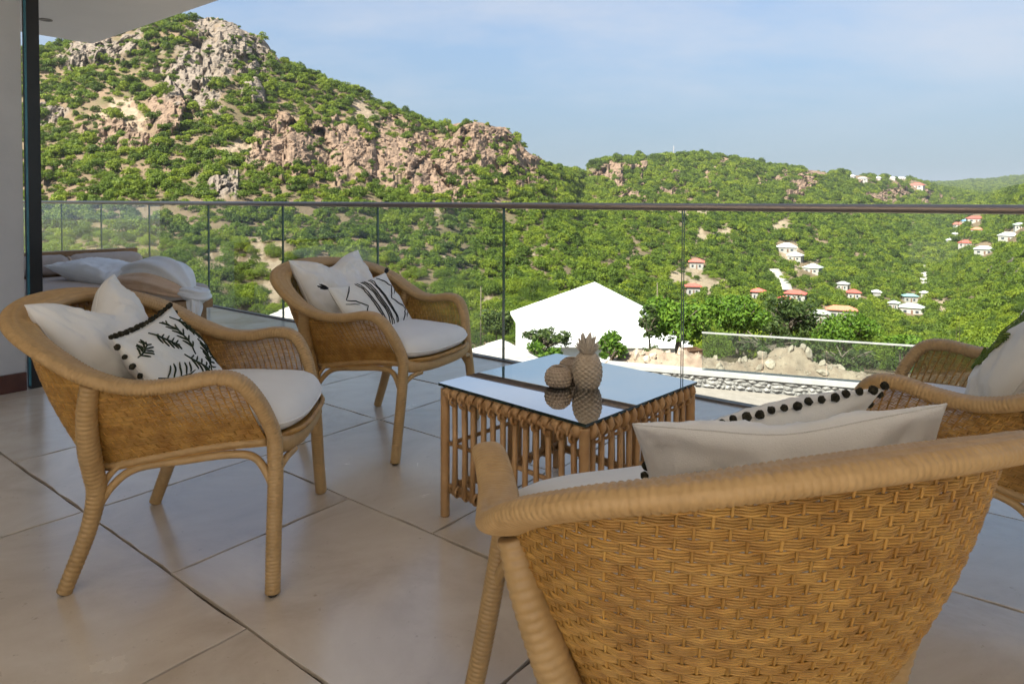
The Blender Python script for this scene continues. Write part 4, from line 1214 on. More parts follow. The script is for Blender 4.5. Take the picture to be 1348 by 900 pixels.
# armchair at the right edge: white pillow with green leaves
p5 = Pillow(.56, .54, .18, 71, chop=.0, sag=.15)
o = p5.mesh('leaf_cushion', M['cushion_print']); tag(o, 'white cushion with green leaf embroidery at the right edge', 'cushion')
lr = random.Random(8)
for (u, v, a, s) in [(.50, .02, 1.5, .30), (.52, .60, 1.2, .26), (.2, .3, 1.9, .34), (.28, -.3, 1.1, .3), (-.25, .55, 1.6, .3), (-.3, -.05, 1.3, .32), (-.75, .2, 1.4, .3)]:
    L = []
    for k in range(11):
        t = -0.5 + k / 10
        wd = .30 * math.sqrt(max(0, 1 - (t / .55) ** 2))
        for sd in (-1, 1):
            L.append([(u + s * (t * math.cos(a)), v + s * (t * math.sin(a))), (u + s * ((t + .1) * math.cos(a) - sd * wd * .6 * math.sin(a)), v + s * ((t + .1) * math.sin(a) + sd * wd * .6 * math.cos(a))), (u + s * ((t + .22) * math.cos(a) - sd * wd * math.sin(a)), v + s * ((t + .22) * math.sin(a) + sd * wd * math.cos(a)))])
    strokes(p5, o, 'embroidered_leaf', L, M['leaf_thread'], 0.0045)
place(o, chairs[3], (-.02, -.430, .675), lean=28, roll=-6)

# ------------------------------------------------------------------ glass-topped rattan table
TBL = empty('rattan_coffee_table', (.200, 2.380, 0), math.radians(-43.5))
tag(TBL, 'square rattan coffee table with clear glass top between the armchairs', 'coffee table')
hs, TH = .305, .462
for sx in (-1, 1):
    for sy in (-1, 1):
        mb = MB(); mb.tube(catmull([(sx * hs, sy * hs, .002), (sx * hs, sy * hs, .2), (sx * hs, sy * hs, TH - .012)], 70), .0165, 12, wrap=0.0006, wrap_pitch=.03); mb.build('leg', M['cane'], TBL)
tr = random.Random(5)
for side in range(4):
    ca_, sa_ = math.cos(side * math.pi / 2), math.sin(side * math.pi / 2)
    def R_(p):
        return np.array([[ca_ * x - sa_ * y, sa_ * x + ca_ * y, z] for x, y, z in p])
    n = 12
    for k in range(n):
        x = -hs + .044 + (2 * hs - .088) * k / (n - 1)
        j, j2 = tr.uniform(-.005, .005), tr.uniform(-.004, .004)
        mb = MB(); mb.tube(R_([(x + j, -hs + .004, .088), (x + (j + j2) * .5 + tr.uniform(-.002, .002), -hs + .005, .25), (x + j2, -hs + .004, TH - .03)]), [.0098, .0092, .0100], 8, up=(1, 0, 0)); mb.build('spindle', M['cane'], TBL)
        # binding that knots the spindle to the top rail
        for q, zz in ((0, TH - .030), (1, TH - .046)):
            a = np.linspace(0, 2 * math.pi, 13)
            mb = MB(); mb.tube(R_([(x + j2 + (.004 if q else -.004), -hs + .000 + .021 * math.cos(t), zz + .016 * math.sin(t)) for t in a]), .0048, 6, caps=False); mb.build('binding', M['cane'], TBL)
    for zz, r in ((TH - .030, .0145), (.255, .0075), (.105, .0085), (.088, .0085)):
        mb = MB()
        yy = -hs + (.0 if zz > .3 else .014)
        mb.tube(R_([(-hs + .006, yy, zz), (0, yy + .001, zz + tr.uniform(-.003, .003)), (hs - .006, yy, zz)]), r, 10); mb.build('rail', M['cane'], TBL)
    # wrapped top edge: fat turns of cane side by side
    m_ = 15
    for k in range(m_):
        x = -hs + .02 + (2 * hs - .04) * k / (m_ - 1)
        a = np.linspace(0, 2 * math.pi, 15)
        mb = MB(); mb.tube(R_([(x + .004 * math.sin(t), -hs + .002 + .0185 * math.cos(t), TH - .020 + .0135 * math.sin(t)) for t in a]), .0062, 6, caps=False, flat=.0165, up=(1, 0, 0)); mb.build('edge_wrap', M['cane'], TBL)
    for k in range(12):
        x = -hs + .05 + (2 * hs - .10) * k / 11
        a = np.linspace(0, 2 * math.pi, 11)
        mb = MB(); mb.tube(R_([(x + .003 * math.sin(t), -hs + .012 + .0125 * math.cos(t), .096 + .019 * math.sin(t)) for t in a]), .0035, 5, caps=False, flat=.008, up=(1, 0, 0)); mb.build('binding', M['cane'], TBL)
for k in range(24):
    x = -hs + .028 + (2 * hs - .056) * k / 23
    mb = MB(); mb.tube([(x, -hs + .02, TH - .022), (x + tr.uniform(-.002, .002), 0, TH - .021), (x, hs - .02, TH - .022)], .0098, 8); mb.build('top_cane', M['cane'], TBL)
for k in range(5):
    y = -hs + .1 + .1 * k
    mb = MB(); mb.tube([(-hs + .02, y, TH - .036), (hs - .02, y, TH - .036)], .006, 6); mb.build('top_binder', M['cane'], TBL)
mb = MB(); g = .322; z0, z1 = TH - .002, TH + .008
P8 = [(x, y, z) for z in (z0, z1) for y in (-g, g) for x in (-g, g)]
mb.add(P8, [(4, 5, 7, 6), (0, 2, 3, 1)], 0); mb.add(P8, [(0, 1, 5, 4), (1, 3, 7, 5), (3, 2, 6, 7), (2, 0, 4, 6)], 1)
mb.build('glass_top', [M['table_glass'], M['table_edge']], TBL, False)
TOPZ = TH + .008

# pineapple ornament
pin_p = on_z(773, 510, TOPZ); pin = empty('pineapple_ornament', (pin_p[0], pin_p[1], TOPZ), .4)
tag(pin, 'beige ceramic pineapple ornament standing on the glass table', 'ornament')
mb = MB(); nz, na = 64, 96
V = []
for i in range(nz):
    t = i / (nz - 1)
    z = .118 * t
    r = .0475 * (max(0, 1 - ((t - .46) / .62) ** 2)) ** .5
    r = max(r, .016 if t > .5 else .027 * 1)
    for j in range(na):
        a = j / na * 2 * math.pi
        u1, u2 = a / (2 * math.pi) * 13 + t * 7.5, a / (2 * math.pi) * 13 - t * 7.5
        b = (abs(math.sin(u1 * math.pi)) * abs(math.sin(u2 * math.pi))) ** .7
        rr = r + .0055 * b
        V.append((rr * math.cos(a), rr * math.sin(a), z))
mb.add(V, [(i * na + j, i * na + (j + 1) % na, (i + 1) * na + (j + 1) % na, (i + 1) * na + j) for i in range(nz - 1) for j in range(na)] + [tuple(range(na - 1, -1, -1)), tuple((nz - 1) * na + j for j in range(na))])
mb.build('body', M['stone_beige'], pin)
for ring, (n, ln, out_, z0) in enumerate([(9, .036, .026, .110), (8, .050, .022, .112), (7, .062, .015, .114), (5, .072, .007, .115)]):
    for k in range(n):
        a = 2 * math.pi * (k + .5 * (ring % 2)) / n
        mb = MB(); d = np.array([math.cos(a), math.sin(a), 0])
        P_ = [d * .010 + (0, 0, z0), d * (.012 + out_ * .55) + (0, 0, z0 + ln * .5), d * (.012 + out_) + (0, 0, z0 + ln * .85), d * (.014 + out_ * 1.25) + (0, 0, z0 + ln)]
        mb.tube(P_, [.010, .011, .007, .0012], 8, flat=[.004, .0035, .002, .0008], up=tuple(d)); mb.build('leaf', M['pale_ceramic'], pin)
# two round woven pots
def pot(px, py, R, label):
    p = on_z(px, py, TOPZ)
    o = empty('woven_pot', (p[0], p[1], TOPZ)); tag(o, label, 'pot', 'round woven pots on the table')
    mb = MB(); V = []; nz, na = 60, 120
    prof = [(0.55, 0), (.86, .18), (1.0, .55), (.97, .95), (.80, 1.30), (.55, 1.50), (.50, 1.55), (.46, 1.50), (.46, 1.1), (.40, .3)]
    pc = catmull([(a, 0, b) for a, b in prof], nz)
    L = np.linspace(0, 1, nz)
    for i in range(nz):
        for j in range(na):
            a = j / na * 2 * math.pi
            row = i // 5
            b = (abs(math.sin(math.pi * (i % 5 + .3) / 5)) * abs(math.sin(math.pi * (j / na * 20 + .5 * (row % 2))))) ** .6 if i < 45 else 0
            rr = R * pc[i, 0] + .0068 * b - .002
            V.append((rr * math.cos(a), rr * math.sin(a), R * pc[i, 2] + .001))
    mb.add(V, [(i * na + j, i * na + (j + 1) % na, (i + 1) * na + (j + 1) % na, (i + 1) * na + j) for i in range(nz - 1) for j in range(na)] + [tuple(range(na - 1, -1, -1)), tuple((nz - 1) * na + j for j in range(na))])
    mb.build('body', M['stone_pot'], o)
    mb = MB(); a = np.linspace(0, 2 * math.pi, 40)
    mb.tube([(R * .50 * math.cos(t), R * .50 * math.sin(t), R * 1.54) for t in a], .0042, 8, caps=False, wrap=.0008, wrap_pitch=.006); mb.build('lip', M['stone_pot'], o)
pot(735, 509, .044, 'round beige woven pot in front, left of the pineapple')
pot(752, 497, .044, 'round beige woven pot half hidden behind the pineapple')

# ------------------------------------------------------------------ daybed at the far left
DB = empty('daybed', AB(6.4, 2.55)); tag(DB, 'low wooden daybed with taupe mattress by the glass railing', 'daybed')
child_ab('headboard', [(7.30, 7.345, 1.75, 3.10, .12, .575)], M['wood'], DB)
child_ab('headboard_rail', [(7.27, 7.375, 1.75, 3.10, .577, .622)], M['wood'], DB)
for b in (1.80, 3.045):
    child_ab('post', [(7.265, 7.38, b - .05, b + .05, .0, .575)], M['wood'], DB)
for k in range(9):
    b = 1.95 + k * .125
    child_ab('slat', [(7.286, 7.2995, b - .055, b + .055, .2, .57)], M['wood'], DB)
for a in (5.80, 7.2):
    for b in (1.85, 3.0):
        child_ab('leg', [(a - .03, a + .03, b - .03, b + .03, .0, .178)], M['wood'], DB)
child_ab('bed_frame', [(5.70, 7.26, 1.80, 3.05, .18, .255)], M['wood'], DB)
def soft_box(a0, a1, b0, b1, z0, z1, r=.05, n=9, seed=1, puff=.02):
    """rounded slab with slightly uneven faces"""
    mb = MB(); c = np.array([(a0 + a1) / 2, (b0 + b1) / 2, (z0 + z1) / 2]); h = np.array([a1 - a0, b1 - b0, z1 - z0]) / 2
    g = np.linspace(-1, 1, n)
    for ax in range(3):
        for sg in (-1, 1):
            U, V2 = np.meshgrid(g, g, indexing='ij')
            p = np.zeros((n, n, 3)); p[..., ax] = sg; p[..., (ax + 1) % 3] = U; p[..., (ax + 2) % 3] = V2
            q = p * h; inner = np.clip(q, -(h - r), h - r); d = q - inner
            ln = np.linalg.norm(d, axis=-1, keepdims=True); q = inner + d / (ln + 1e-9) * np.minimum(ln, r)
            q[..., 2] += puff * (1 - p[..., 0] ** 2) * (1 - p[..., 1] ** 2) * (p[..., 2] > 0) + fbm(p * 2.5 + seed, 2, seed) * puff * .4
            w = q + c
            W = w[..., 0:1] * AX + w[..., 1:2] * BX; W[..., 2] = w[..., 2]
            ix = np.arange(n * n).reshape(n, n)
            f = np.stack([ix[:-1, :-1], ix[1:, :-1], ix[1:, 1:], ix[:-1, 1:]], -1).reshape(-1, 4)
            if sg > 0: f = f[:, ::-1]
            mb.add(W.reshape(-1, 3), f.tolist())
    return mb
def soft_child(name, args, material, par, **kw):
    o = soft_box(*args, **kw).build(name, material)
    o.data.transform(Matrix.Translation(-Vector(par.location))); o.parent = par
    bm_weld(o); o.data.flip_normals()
    return o
soft_child('mattress', (5.66, 7.22, 1.83, 3.02, .257, .40), M['linen_tan'], DB, r=.06, n=15)
# rolled bolster tied in the middle, resting against the headboard
bc = AB(7.13, 2.45, .512); bol = empty('bolster', bc); tag(bol, 'rolled taupe bolster tied with a band on the daybed', 'bolster')
t = np.linspace(-.62, .62, 70)
rr = .088 * (1 - (np.abs(t) / .63) ** 14) ** .5 - .032 * np.exp(-((t + .02) / .045) ** 2) + .004 * np.sin(t * 60) * np.exp(-((t + .02) / .14) ** 2) + .004
mb = MB(); mb.tube(np.stack([BX * q for q in t]), rr, 20); mb.build('roll', M['linen_tan'], bol)
mb = MB(); a = np.linspace(0, 2 * math.pi, 30); mb.tube([BX * -.02 + AX * .064 * math.cos(q) + np.array([0, 0, .064 * math.sin(q)]) for q in a], .010, 8, caps=False); mb.build('tie', M['linen_peach'], bol)
mb = MB(); mb.tube([BX * -.02 + AX * -.06, BX * .03 + AX * -.10 + np.array([0, 0, -.02]), BX * .07 + AX * -.09 + np.array([0, 0, -.07])], [.014, .012, .006], 8); mb.build('tie_end', M['linen_peach'], bol)
# big white pillow lying on the mattress
pb = Pillow(.86, .58, .20, 81, sag=.0)
o = pb.mesh('bed_pillow', M['cushion']); tag(o, 'large white pillow lying on the daybed', 'pillow')
pc_ = AB(6.42, 2.50, .475)
o.matrix_world = Matrix.Translation(pc_) @ Matrix.Rotation(AB_ROT + .25, 4, 'Z') @ Matrix.Rotation(math.radians(-7), 4, 'Y')
# knotted throw
th_ = empty('knotted_throw', AB(5.72, 2.60, .40)); tag(th_, 'white and peach gauze throw knotted in a bundle on the daybed', 'throw')
def fold_tube(pts, rad, folds, amp, n=40, k=60, seed=0, flat=.75):
    C = catmull(np.column_stack([np.array(pts), rad]), k)
    P_, r_ = C[:, :3], C[:, 3]
    Tn = np.gradient(P_, axis=0); Tn /= np.linalg.norm(Tn, axis=1)[:, None]
    U = np.array([0, 0, 1.0]) - Tn * Tn[:, 2:3]; U /= np.linalg.norm(U, axis=1)[:, None]; S = np.cross(Tn, U)
    a = np.linspace(0, 2 * math.pi, n, endpoint=False)
    sw = np.linspace(0, 1, k)[:, None]
    rr_ = r_[:, None] * (1 + amp * np.sin(a[None] * folds + sw * 2.5 + seed) + .4 * amp * np.sin(a[None] * (folds * 2 + 1) - sw * 4))
    V = P_[:, None] + S[:, None] * (np.cos(a)[None] * rr_)[..., None] + U[:, None] * (np.sin(a)[None] * rr_ * flat)[..., None]
    f = [(i * n + j, i * n + (j + 1) % n, (i + 1) * n + (j + 1) % n, (i + 1) * n + j) for i in range(k - 1) for j in range(n)]
    mb = MB(); mb.add(V.reshape(-1, 3), f + [tuple(range(n - 1, -1, -1)), tuple((k - 1) * n + j for j in range(n))])
    return mb
def L3(a, b, z):
    return AX * a + BX * b + np.array([0, 0, z])
fold_tube([L3(.50, -.10, .03), L3(.34, -.05, .08), L3(.10, .02, .11), L3(-.12, .06, .09), L3(-.28, .08, .03), L3(-.36, .09, -.03)], [.03, .12, .165, .15, .09, .03], 7, .09, seed=1).build('bundle', M['cushion'], th_)
fold_tube([L3(.42, -.20, .02), L3(.20, -.17, .03), L3(-.05, -.10, .04), L3(-.27, .0, -.01), L3(-.36, .06, -.05)], [.03, .085, .10, .075, .03], 6, .12, seed=4).build('fold', M['linen_peach'], th_)
fold_tube([L3(-.30, .02, -.02), L3(-.38, .05, -.03), L3(-.44, .12, -.06), L3(-.39, .17, -.04), L3(-.33, .12, .0)], [.03, .062, .066, .055, .03], 5, .14, seed=2).build('knot', M['cushion'], th_)
fold_tube([L3(-.40, .08, -.05), L3(-.47, .06, -.12), L3(-.50, .05, -.22)], [.03, .05, .03], 6, .2, seed=6, k=24).build('knot_end', M['cushion'], th_)

# ------------------------------------------------------------------ lower deck, its wall and glass, building site
DZ = -3.3
w0, w1 = on_z(800, 479, DZ), on_z(1117, 504.5, DZ)
wd = (w1 - w0); wl_ = np.linalg.norm(wd); wd /= wl_
wn_ = np.array([-wd[1], wd[0], 0.0])                    # away from us
END = w0 + wd * 26.0
deck_z = DZ - .42
mb = MB()
corner = [w0 - wd * 1.5, END, END - wn_ * 22.0, AB(2.0, 3.9), AB(6.0, 3.9), w0 - wd * 9 - wn_ * 3.5]
V = [(p[0], p[1], deck_z) for p in corner] + [(p[0], p[1], deck_z - .3) for p in corner]
n = len(corner)
mb.add(V, [tuple(range(n)), tuple(range(2 * n - 1, n - 1, -1))] + [(i, i + n, (i + 1) % n + n, (i + 1) % n) for i in range(n)])
deck = mb.build('lower_deck', M['deck'], None, False); tag(deck, kind='structure')
lw = empty('low_stone_wall', tuple(w0)); tag(lw, 'low grey stone wall with white coping edging the lower deck', 'wall')
def seg_box(mb, s0, s1, t0, t1, z0, z1, org):
    c = org + wd * (s0 + s1) / 2 + wn_ * (t0 + t1) / 2; c = np.array([c[0], c[1], (z0 + z1) / 2]) - org
    mb.box(c, (s1 - s0, t1 - t0, z1 - z0), axes=[wd, wn_, (0, 0, 1)])
mb = MB(); seg_box(mb, 0, 25.8, .06, .34, deck_z - .2, DZ - .10, w0); mb.build('core', M['rubble'], lw, False)
mb = MB(); seg_box(mb, -.05, 25.9, -.02, .42, DZ - .098, DZ, w0); mb.build('coping', M['coping'], lw, False)
sr = random.Random(9)
stone_meshes = []
for k in range(8):
    import bmesh
    b = bmesh.new(); bmesh.ops.create_icosphere(b, subdivisions=1, radius=.5)
    for v in b.verts:
        v.co *= sr.uniform(.82, 1.15); v.co.x = max(-.46, min(.46, v.co.x)); v.co.z = max(-.44, min(.44, v.co.z))
    me_ = bpy.data.meshes.new('stone'); b.to_mesh(me_); b.free(); me_.materials.append(M['rubble']); stone_meshes.append(me_)
s_ = 0.0; cnt_ = 0
for row in range(3):
    s_ = -.02
    while s_ < 13.0:
        wdt = sr.uniform(.10, .42)
        o = bpy.data.objects.new('stone', stone_meshes[cnt_ % 8]); cnt_ += 1
        c = wd * (s_ + wdt / 2) + wn_ * .055; o.location = (c[0], c[1], deck_z - DZ + .055 + row * .105 + sr.uniform(-.025, .025))
        o.scale = (wdt, .13, .105 * sr.uniform(.85, 1.35)); o.rotation_euler = (sr.uniform(-.1, .1), sr.uniform(-.15, .15), math.atan2(wd[1], wd[0]))
        link(o, lw); s_ += wdt * .93
g0 = np.linalg.norm((on_z(923, 488.5, DZ) - w0)[:2])
gr_ = empty('lower_glass_railing', tuple(w0 + wd * g0)); tag(gr_, 'far glass railing with pale top rail beyond the lower deck', 'railing')
org = w0 + wd * g0
s_ = 0.0
while s_ < 16:
    mb = MB(); P8 = []
    for z in (DZ + .002, DZ + .97):
        for tt in (.18, .195):
            for ss in (s_ + .01, s_ + 1.49):
                p = org + wd * ss + wn_ * tt; P8.append((p[0] - org[0], p[1] - org[1], z - org[2]))
    mb.add(P8, [(0, 1, 5, 4), (3, 2, 6, 7), (0, 2, 3, 1)], 0); mb.add(P8, [(0, 4, 6, 2), (1, 3, 7, 5), (4, 5, 7, 6)], 1)
    mb.build('glass_panel', [M['grey_glass'], M['glass_edge']], gr_, False); s_ += 1.5
mb = MB(); seg_box(mb, 0, 16.5, .16, .215, DZ + .972, DZ + 1.005, org); mb.build('top_rail', M['coping'], gr_, False)

# heap of excavated earth with broken rock
hp = at_depth(975, 500, 22.0); heap = empty('dirt_mound', tuple(hp)); tag(heap, 'heap of dry reddish earth and rubble beyond the lower deck', 'dirt mound')
n1, n2 = 120, 46
S1, S2 = np.meshgrid(np.linspace(-4.6, 4.6, n1), np.linspace(-1.6, 2.6, n2), indexing='ij')
hh = .75 * np.exp(-((S1 + 1.3) / 1.5) ** 2 - ((S2 - .2) / .9) ** 2) + 1.15 * np.exp(-((S1 - 1.35) / .95) ** 2 - ((S2 - .6) / .95) ** 2) + .6 * np.exp(-((S1 - 3.3) / 1.2) ** 2 - ((S2 - .4) / .9) ** 2) + .55 * np.exp(-((S1 + 3.4) / 1.0) ** 2 - ((S2 - .3) / .9) ** 2)
q = np.stack([S1, S2, S1 * 0], -1)
hh = hh * (1 + .35 * fbm(q * 1.1, 4, 91)) + .16 * fbm(q * 2.6, 4, 92, ridged=True) - .12
V = np.stack([S1, S2, hh], -1).reshape(-1, 3); ix = np.arange(n1 * n2).reshape(n1, n2)
mb = MB(); mb.add(V, np.stack([ix[:-1, :-1], ix[1:, :-1], ix[1:, 1:], ix[:-1, 1:]], -1).reshape(-1, 4).tolist())
o = mb.build('earth', M['dirt'], heap)
heap.rotation_euler = (0, 0, math.atan2(wd[1], wd[0]))
hmat = Matrix.Translation(hp) @ Matrix.Rotation(math.atan2(wd[1], wd[0]), 4, 'Z')
rock_me = []
for k in range(6):
    b = bmesh.new(); bmesh.ops.create_icosphere(b, subdivisions=2, radius=.5)
    for v in b.verts:
        nz_ = float(vnoise(np.array(v.co) * 2.2 + k * 5, 3)); v.co *= 1 + .45 * nz_; v.co = Vector([round(c * 5) / 5 * .45 + c * .55 for c in v.co])
    me_ = bpy.data.meshes.new('broken_rock'); b.to_mesh(me_); b.free(); me_.materials.append(M['rock']); rock_me.append(me_)
for k in range(46):
    i_, j_ = sr.randrange(8, n1 - 8), sr.randrange(4, 24)
    o = bpy.data.objects.new('broken_rock', rock_me[k % 6]); s = sr.uniform(.10, .32)
    p = hmat @ Vector((S1[i_, j_], S2[i_, j_], hh[i_, j_] + s * .18))
    o.location = p; o.scale = (s * 1.2, s, s * .8); o.rotation_euler = (sr.random() * 3, sr.random() * 3, sr.random() * 6); link(o)
    tag(o, 'pale broken rock lying on the heap of reddish earth', 'rock', 'broken rocks on the dirt mound')
mbp = MB(); pr_n = np.random.default_rng(77)
ico = [(0, 0, .5), (.45, 0, -.1), (-.2, .4, -.1), (-.25, -.38, -.1), (.1, .05, -.45)]
for k in range(900):
    i_, j_ = int(pr_n.integers(2, n1 - 2)), int(pr_n.integers(2, 30)); s = pr_n.uniform(.03, .11)
    a = pr_n.random() * 6.28; ca_, sa_ = math.cos(a), math.sin(a)
    V = [((ca_ * x - sa_ * y) * s * pr_n.uniform(.8, 1.3) + S1[i_, j_], (sa_ * x + ca_ * y) * s + S2[i_, j_], z * s * .8 + hh[i_, j_] + s * .1) for x, y, z in ico]
    mbp.add(V, [(0, 1, 2), (0, 2, 3), (0, 3, 1), (4, 2, 1), (4, 3, 2), (4, 1, 3)])
tag(mbp.build('rubble', M['rock'], heap, False), kind='stuff')
cr_p = at_depth(912, 465, 24.5)
crate = empty('dark_crate', (cr_p[0], cr_p[1], cr_p[2] - .1), .3); tag(crate, 'dark brown open crate behind the dirt mound', 'crate')
mb = MB(); mb.box((0, -.2, .14), (.55, .03, .26)); mb.box((0, .2, .14), (.55, .03, .26)); mb.box((-.26, 0, .14), (.03, .37, .26)); mb.box((.26, 0, .14), (.03, .37, .26)); mb.box((0, 0, .01), (.49, .37, .02)); mb.build('box', M['dark_wood'], crate, False)
mb = MB()
for sy in (-.222, .222):
    mb.box((0, sy, .262), (.60, .05, .03))
mb.build('rim', M['dark_wood'], crate, False)

# neighbour's house with the big white roof
wh = empty('white_roofed_house', tuple(at_depth(783, 520, 34))); tag(wh, 'large gabled house with bright white roof below the terrace', 'house')
def wp(px, py, d):
    return at_depth(px, py, d) - np.array(wh.location)
fl, fp, fr_ = wp(672, 410, 39), wp(783, 371, 38.2), wp(866, 413, 38.5)
nl, np_, nr_ = wp(698, 452, 30), wp(797, 390, 33.0), wp(912, 454, 30)
th3 = np.array([0, 0, -.16])
for e in ((fl, fp, np_, nl), (fp, fr_, nr_, np_), (nl, np_, nr_), (fl, fr_, fp)):
    mb = MB(); e = np.array(e); k = len(e); V = np.vstack([e, e + th3])
    mb.add(V, [tuple(range(k - 1, -1, -1)), tuple(range(k, 2 * k))] + [(i, (i + 1) % k, (i + 1) % k + k, i + k) for i in range(k)])
    mb.build('roof', M['white_roof'], wh, False)
mid_ = (fl + fr_ + nl + nr_) / 4
q = [mid_ + (c - mid_) * .93 for c in (fl, fr_, nr_, nl)]
V = [c + (0, 0, -.17) for c in q] + [c + (0, 0, -3.4) for c in q]
mb = MB(); mb.add(V, [(0, 1, 5, 4), (1, 2, 6, 5), (2, 3, 7, 6), (3, 0, 4, 7)]); mb.build('wall', M['white'], wh, False)
for t in (.22, .48, .74):
    c = q[3] + (q[2] - q[3]) * t
    mb = MB(); mb.box(c + np.array([0, -.03, -1.5]), (1.1, .08, 1.2)); mb.build('window', M['window'], wh, False)
for px_, apx, d_, hw_, lab in ((660, 447, 15.5, 2.6, 'small pale shingled pavilion roof left of the white roof'), (404, 394, 15.0, 2.6, 'pale shingled pavilion roof seen behind the armchair by the railing')):
    ap = at_depth(px_, apx, d_)
    pv = empty('garden_pavilion', (ap[0], ap[1], ap[2] - 1.5), math.radians(20)); tag(pv, lab, 'pavilion', 'shingled pavilions below the terrace')
    for k in range(4):
        ca_, sa_ = math.cos(k * math.pi / 2), math.sin(k * math.pi / 2)
        for r in range(9):
            t0, t1 = r / 9, (r + 1.12) / 9
            def pp(x, t, lift):
                y = -hw_ * (1 - t); xx = x * (1 - t); z = 1.5 * t + lift
                return (ca_ * xx - sa_ * y, sa_ * xx + ca_ * y, z)
            mb = MB(); V = [pp(-hw_, t0, .035), pp(hw_, t0, .035), pp(hw_, min(t1, 1), .012), pp(-hw_, min(t1, 1), .012), pp(-hw_, t0, -.01), pp(hw_, t0, -.01)]
            mb.add(V, [(0, 1, 2, 3), (4, 5, 1, 0)]); mb.build('shingle_course', M['shingle'], pv, False)
    for sx in (-1, 1):
        for sy in (-1, 1):
            mb = MB(); mb.tube([(sx * 2.2, sy * 2.2, .1), (sx * 2.2, sy * 2.2, -2.6)], .07, 8); mb.build('post', M['wood'], pv)

# ------------------------------------------------------------------ trees near the building site
def tree(name, label, px, py, rx_px, ry_px, d, base_py, material, leaves=4200, leaf=.085, seed=1, trunks=1, sparse=0.0, group='trees beyond the lower deck', cat='tree'):
    r = np.random.default_rng(seed)
    c = at_depth(px, py, d); b = at_depth(px, base_py, d); k = d / F_PX
    rx, rz = rx_px * k, ry_px * k
    root = empty(name, tuple(b)); tag(root, label, cat, group)
    cl = c - b
    mbt = MB(); tips = []
    for t in range(trunks):
        off = np.array([r.normal(0, .12), r.normal(0, .12), 0]) * (trunks > 1)
        h0 = max(cl[2] - rz * .55, .25)
        tp = np.array([off[0] + r.normal(0, .08), off[1] + r.normal(0, .08), h0])
        mbt.tube(catmull([off + (0, 0, -.3), off * .9 + (r.normal(0, .04), r.normal(0, .04), h0 * .5), tp], 12), np.linspace(.030, .018, 12) * (rx + 1.2), 8)
        for q in range(7):
            a = q / 7 * 6.283 + r.random(); e = tp + np.array([math.cos(a) * rx * .62, math.sin(a) * rx * .62, rz * r.uniform(.25, 1.15)])
            mbt.tube(catmull([tp - (0, 0, .05), tp * .5 + e * .5 + (0, 0, rz * .12), e], 8), np.linspace(.014, .005, 8) * (rx + 1.2), 6); tips.append(e)
    mbt.build('trunk', M['bark'], root)
    ncl = 26
    dirs = r.normal(size=(ncl, 3)); dirs /= np.linalg.norm(dirs, axis=1)[:, None]
    cc_ = cl + dirs * np.array([rx, rx, rz]) * (.30 + .52 * r.random((ncl, 1)))
    crad = (.24 + .20 * r.random(ncl)) * min(rx, rz * 1.3) * (1 - .35 * sparse)
    per = leaves // ncl
    kk = np.repeat(np.arange(ncl), per)
    dd_ = r.normal(size=(len(kk), 3)); dd_ /= np.linalg.norm(dd_, axis=1)[:, None]
    pos = cc_[kk] + dd_ * (crad[kk] * (r.random(len(kk)) ** .45) * 1.15)[:, None] * np.array([1.15, 1.15, .85])
    nor = dd_ * .6 + r.normal(size=dd_.shape) * .6 + (0, 0, .35); nor /= np.linalg.norm(nor, axis=1)[:, None]
    tan = np.cross(nor, r.normal(size=dd_.shape)); tan /= np.linalg.norm(tan, axis=1)[:, None]
    bi = np.cross(nor, tan); s = leaf * (.6 + .8 * r.random((len(kk), 1)))
    V = np.stack([pos - tan * s, pos - bi * s * .45, pos + tan * s, pos + bi * s * .45], 1).reshape(-1, 3)
    mb = MB(); mb.add(V, np.arange(len(V)).reshape(-1, 4).tolist()); mb.build('crown', M[material], root, False)
tree('leafy_tree', 'bright green leafy tree right of the white roof', 893, 420, 48, 34, 27.5, 472, 'tree', 6200, .095, 1, 3)
tree('slender_tree', 'slender sparse tree in front of the right edge of the white roof', 853, 424, 17, 26, 26, 474, 'olive', 900, .075, 2, 1, .6)
tree('round_tree', 'round yellow-green tree behind the left end of the far glass railing', 972, 412, 44, 30, 40, 460, 'tree', 5200, .12, 3, 2)
tree('olive_tree', 'dull olive tree right of the round yellow-green tree', 1035, 418, 46, 28, 42, 462, 'olive', 4800, .12, 4, 3)
tree('spreading_tree', 'spreading light green tree behind the far glass railing', 1112, 432, 52, 26, 38, 476, 'tree', 5600, .11, 5, 3)
tree('thicket', 'low grey-green thicket behind the glass left of the spreading tree', 1010, 452, 62, 14, 29, 470, 'olive', 3400, .08, 6, 3, .2, cat='shrub')
tree('thicket', 'tangled thicket with bare stems below the spreading tree', 1110, 470, 56, 18, 27, 500, 'olive', 3400, .08, 7, 4, .3, cat='shrub')
tree('yellow_shrub', 'bright yellow-green shrub beside the armchair at the right edge', 1190, 452, 26, 16, 34, 480, 'tree', 2400, .10, 8, 2, cat='shrub')
tree('feathery_shrub', 'feathery dark shrub in front of the left half of the white roof', 722, 446, 42, 17, 21, 480, 'olive', 1900, .055, 9, 3, .7, cat='shrub')
tree('round_shrub', 'small bright round shrub below the feathery dark one', 716, 463, 24, 14, 19.5, 485, 'tree', 2200, .06, 10, 2, cat='shrub')
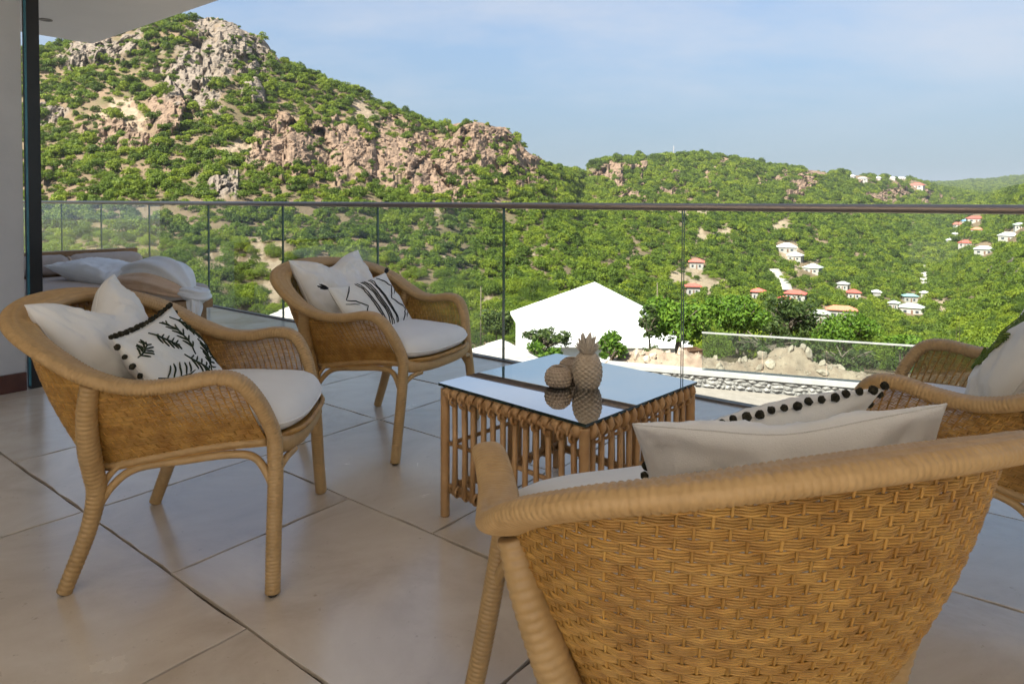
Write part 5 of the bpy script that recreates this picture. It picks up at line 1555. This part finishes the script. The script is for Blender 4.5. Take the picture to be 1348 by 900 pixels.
tree('upright_shrub', 'upright bright green shrub right of the pineapple ornament', 806, 456, 19, 22, 23, 492, 'tree', 2600, .065, 11, 2, cat='shrub')
tree('dry_shrub', 'dry greyish shrub between the white roof and the dirt mound', 862, 466, 18, 14, 25, 484, 'olive', 700, .05, 12, 3, .8, cat='shrub')
tree('dark_tree', 'dark green tree left of the big white roof', 652, 425, 22, 20, 46, 462, 'olive', 2600, .12, 13, 1)
for (px, top, bot, lab) in ((865, 373, 408, 'thin wooden utility pole right of the white roof'), (633, 378, 414, 'thin wooden utility pole left of the white roof')):
    d_ = 48.0
    p = at_depth(px, bot, d_); q = at_depth(px, top, d_); up1 = empty('utility_pole', tuple(p)); tag(up1, lab, 'pole', 'utility poles by the white roof')
    mb = MB(); mb.tube([(0, 0, -2.5), (0, 0, (q - p)[2])], [.035, .028], 8); mb.build('shaft', M['bark'], up1)
    mb = MB(); mb.tube([(0, 0, (q - p)[2]), (0, 0, (q - p)[2] + .06)], [.045, .02], 8); mb.build('cap', M['bark'], up1)
mp_, md_ = land(886, 207)
mast = empty('radio_mast', tuple(mp_)); tag(mast, 'thin radio mast on top of the far ridge', 'mast')
hm = (at_depth(886, 192, md_) - mp_)[2]
mb = MB(); mb.tube([(0, 0, -2), (0, 0, hm)], [.45, .22], 6); mb.build('shaft', M['post_grey'], mast)
mb = MB(); mb.box((0, 0, hm * .8), (1.4, .5, .4)); mb.build('antenna', M['post_grey'], mast, False)

# ------------------------------------------------------------------ sea haze in the air
mb = MB(); mb.box((0, 0, (150 - 98) / 2), (8400, 8400, 248))
hz_m = bpy.data.materials.new('haze'); hz_m.use_nodes = True
n, l = hz_m.node_tree.nodes, hz_m.node_tree.links
n.clear()
ho = n.new('ShaderNodeOutputMaterial'); hv_ = n.new('ShaderNodeVolumePrincipled')
hv_.inputs['Color'].default_value = (0.82, 0.90, 1.0, 1); hv_.inputs['Density'].default_value = 0.00009; hv_.inputs['Anisotropy'].default_value = 0.2
l.new(hv_.outputs[0], ho.inputs['Volume'])
haze = mb.build('haze', hz_m, None, False); tag(haze, 'thin pale haze over the valley', 'haze', kind='stuff')
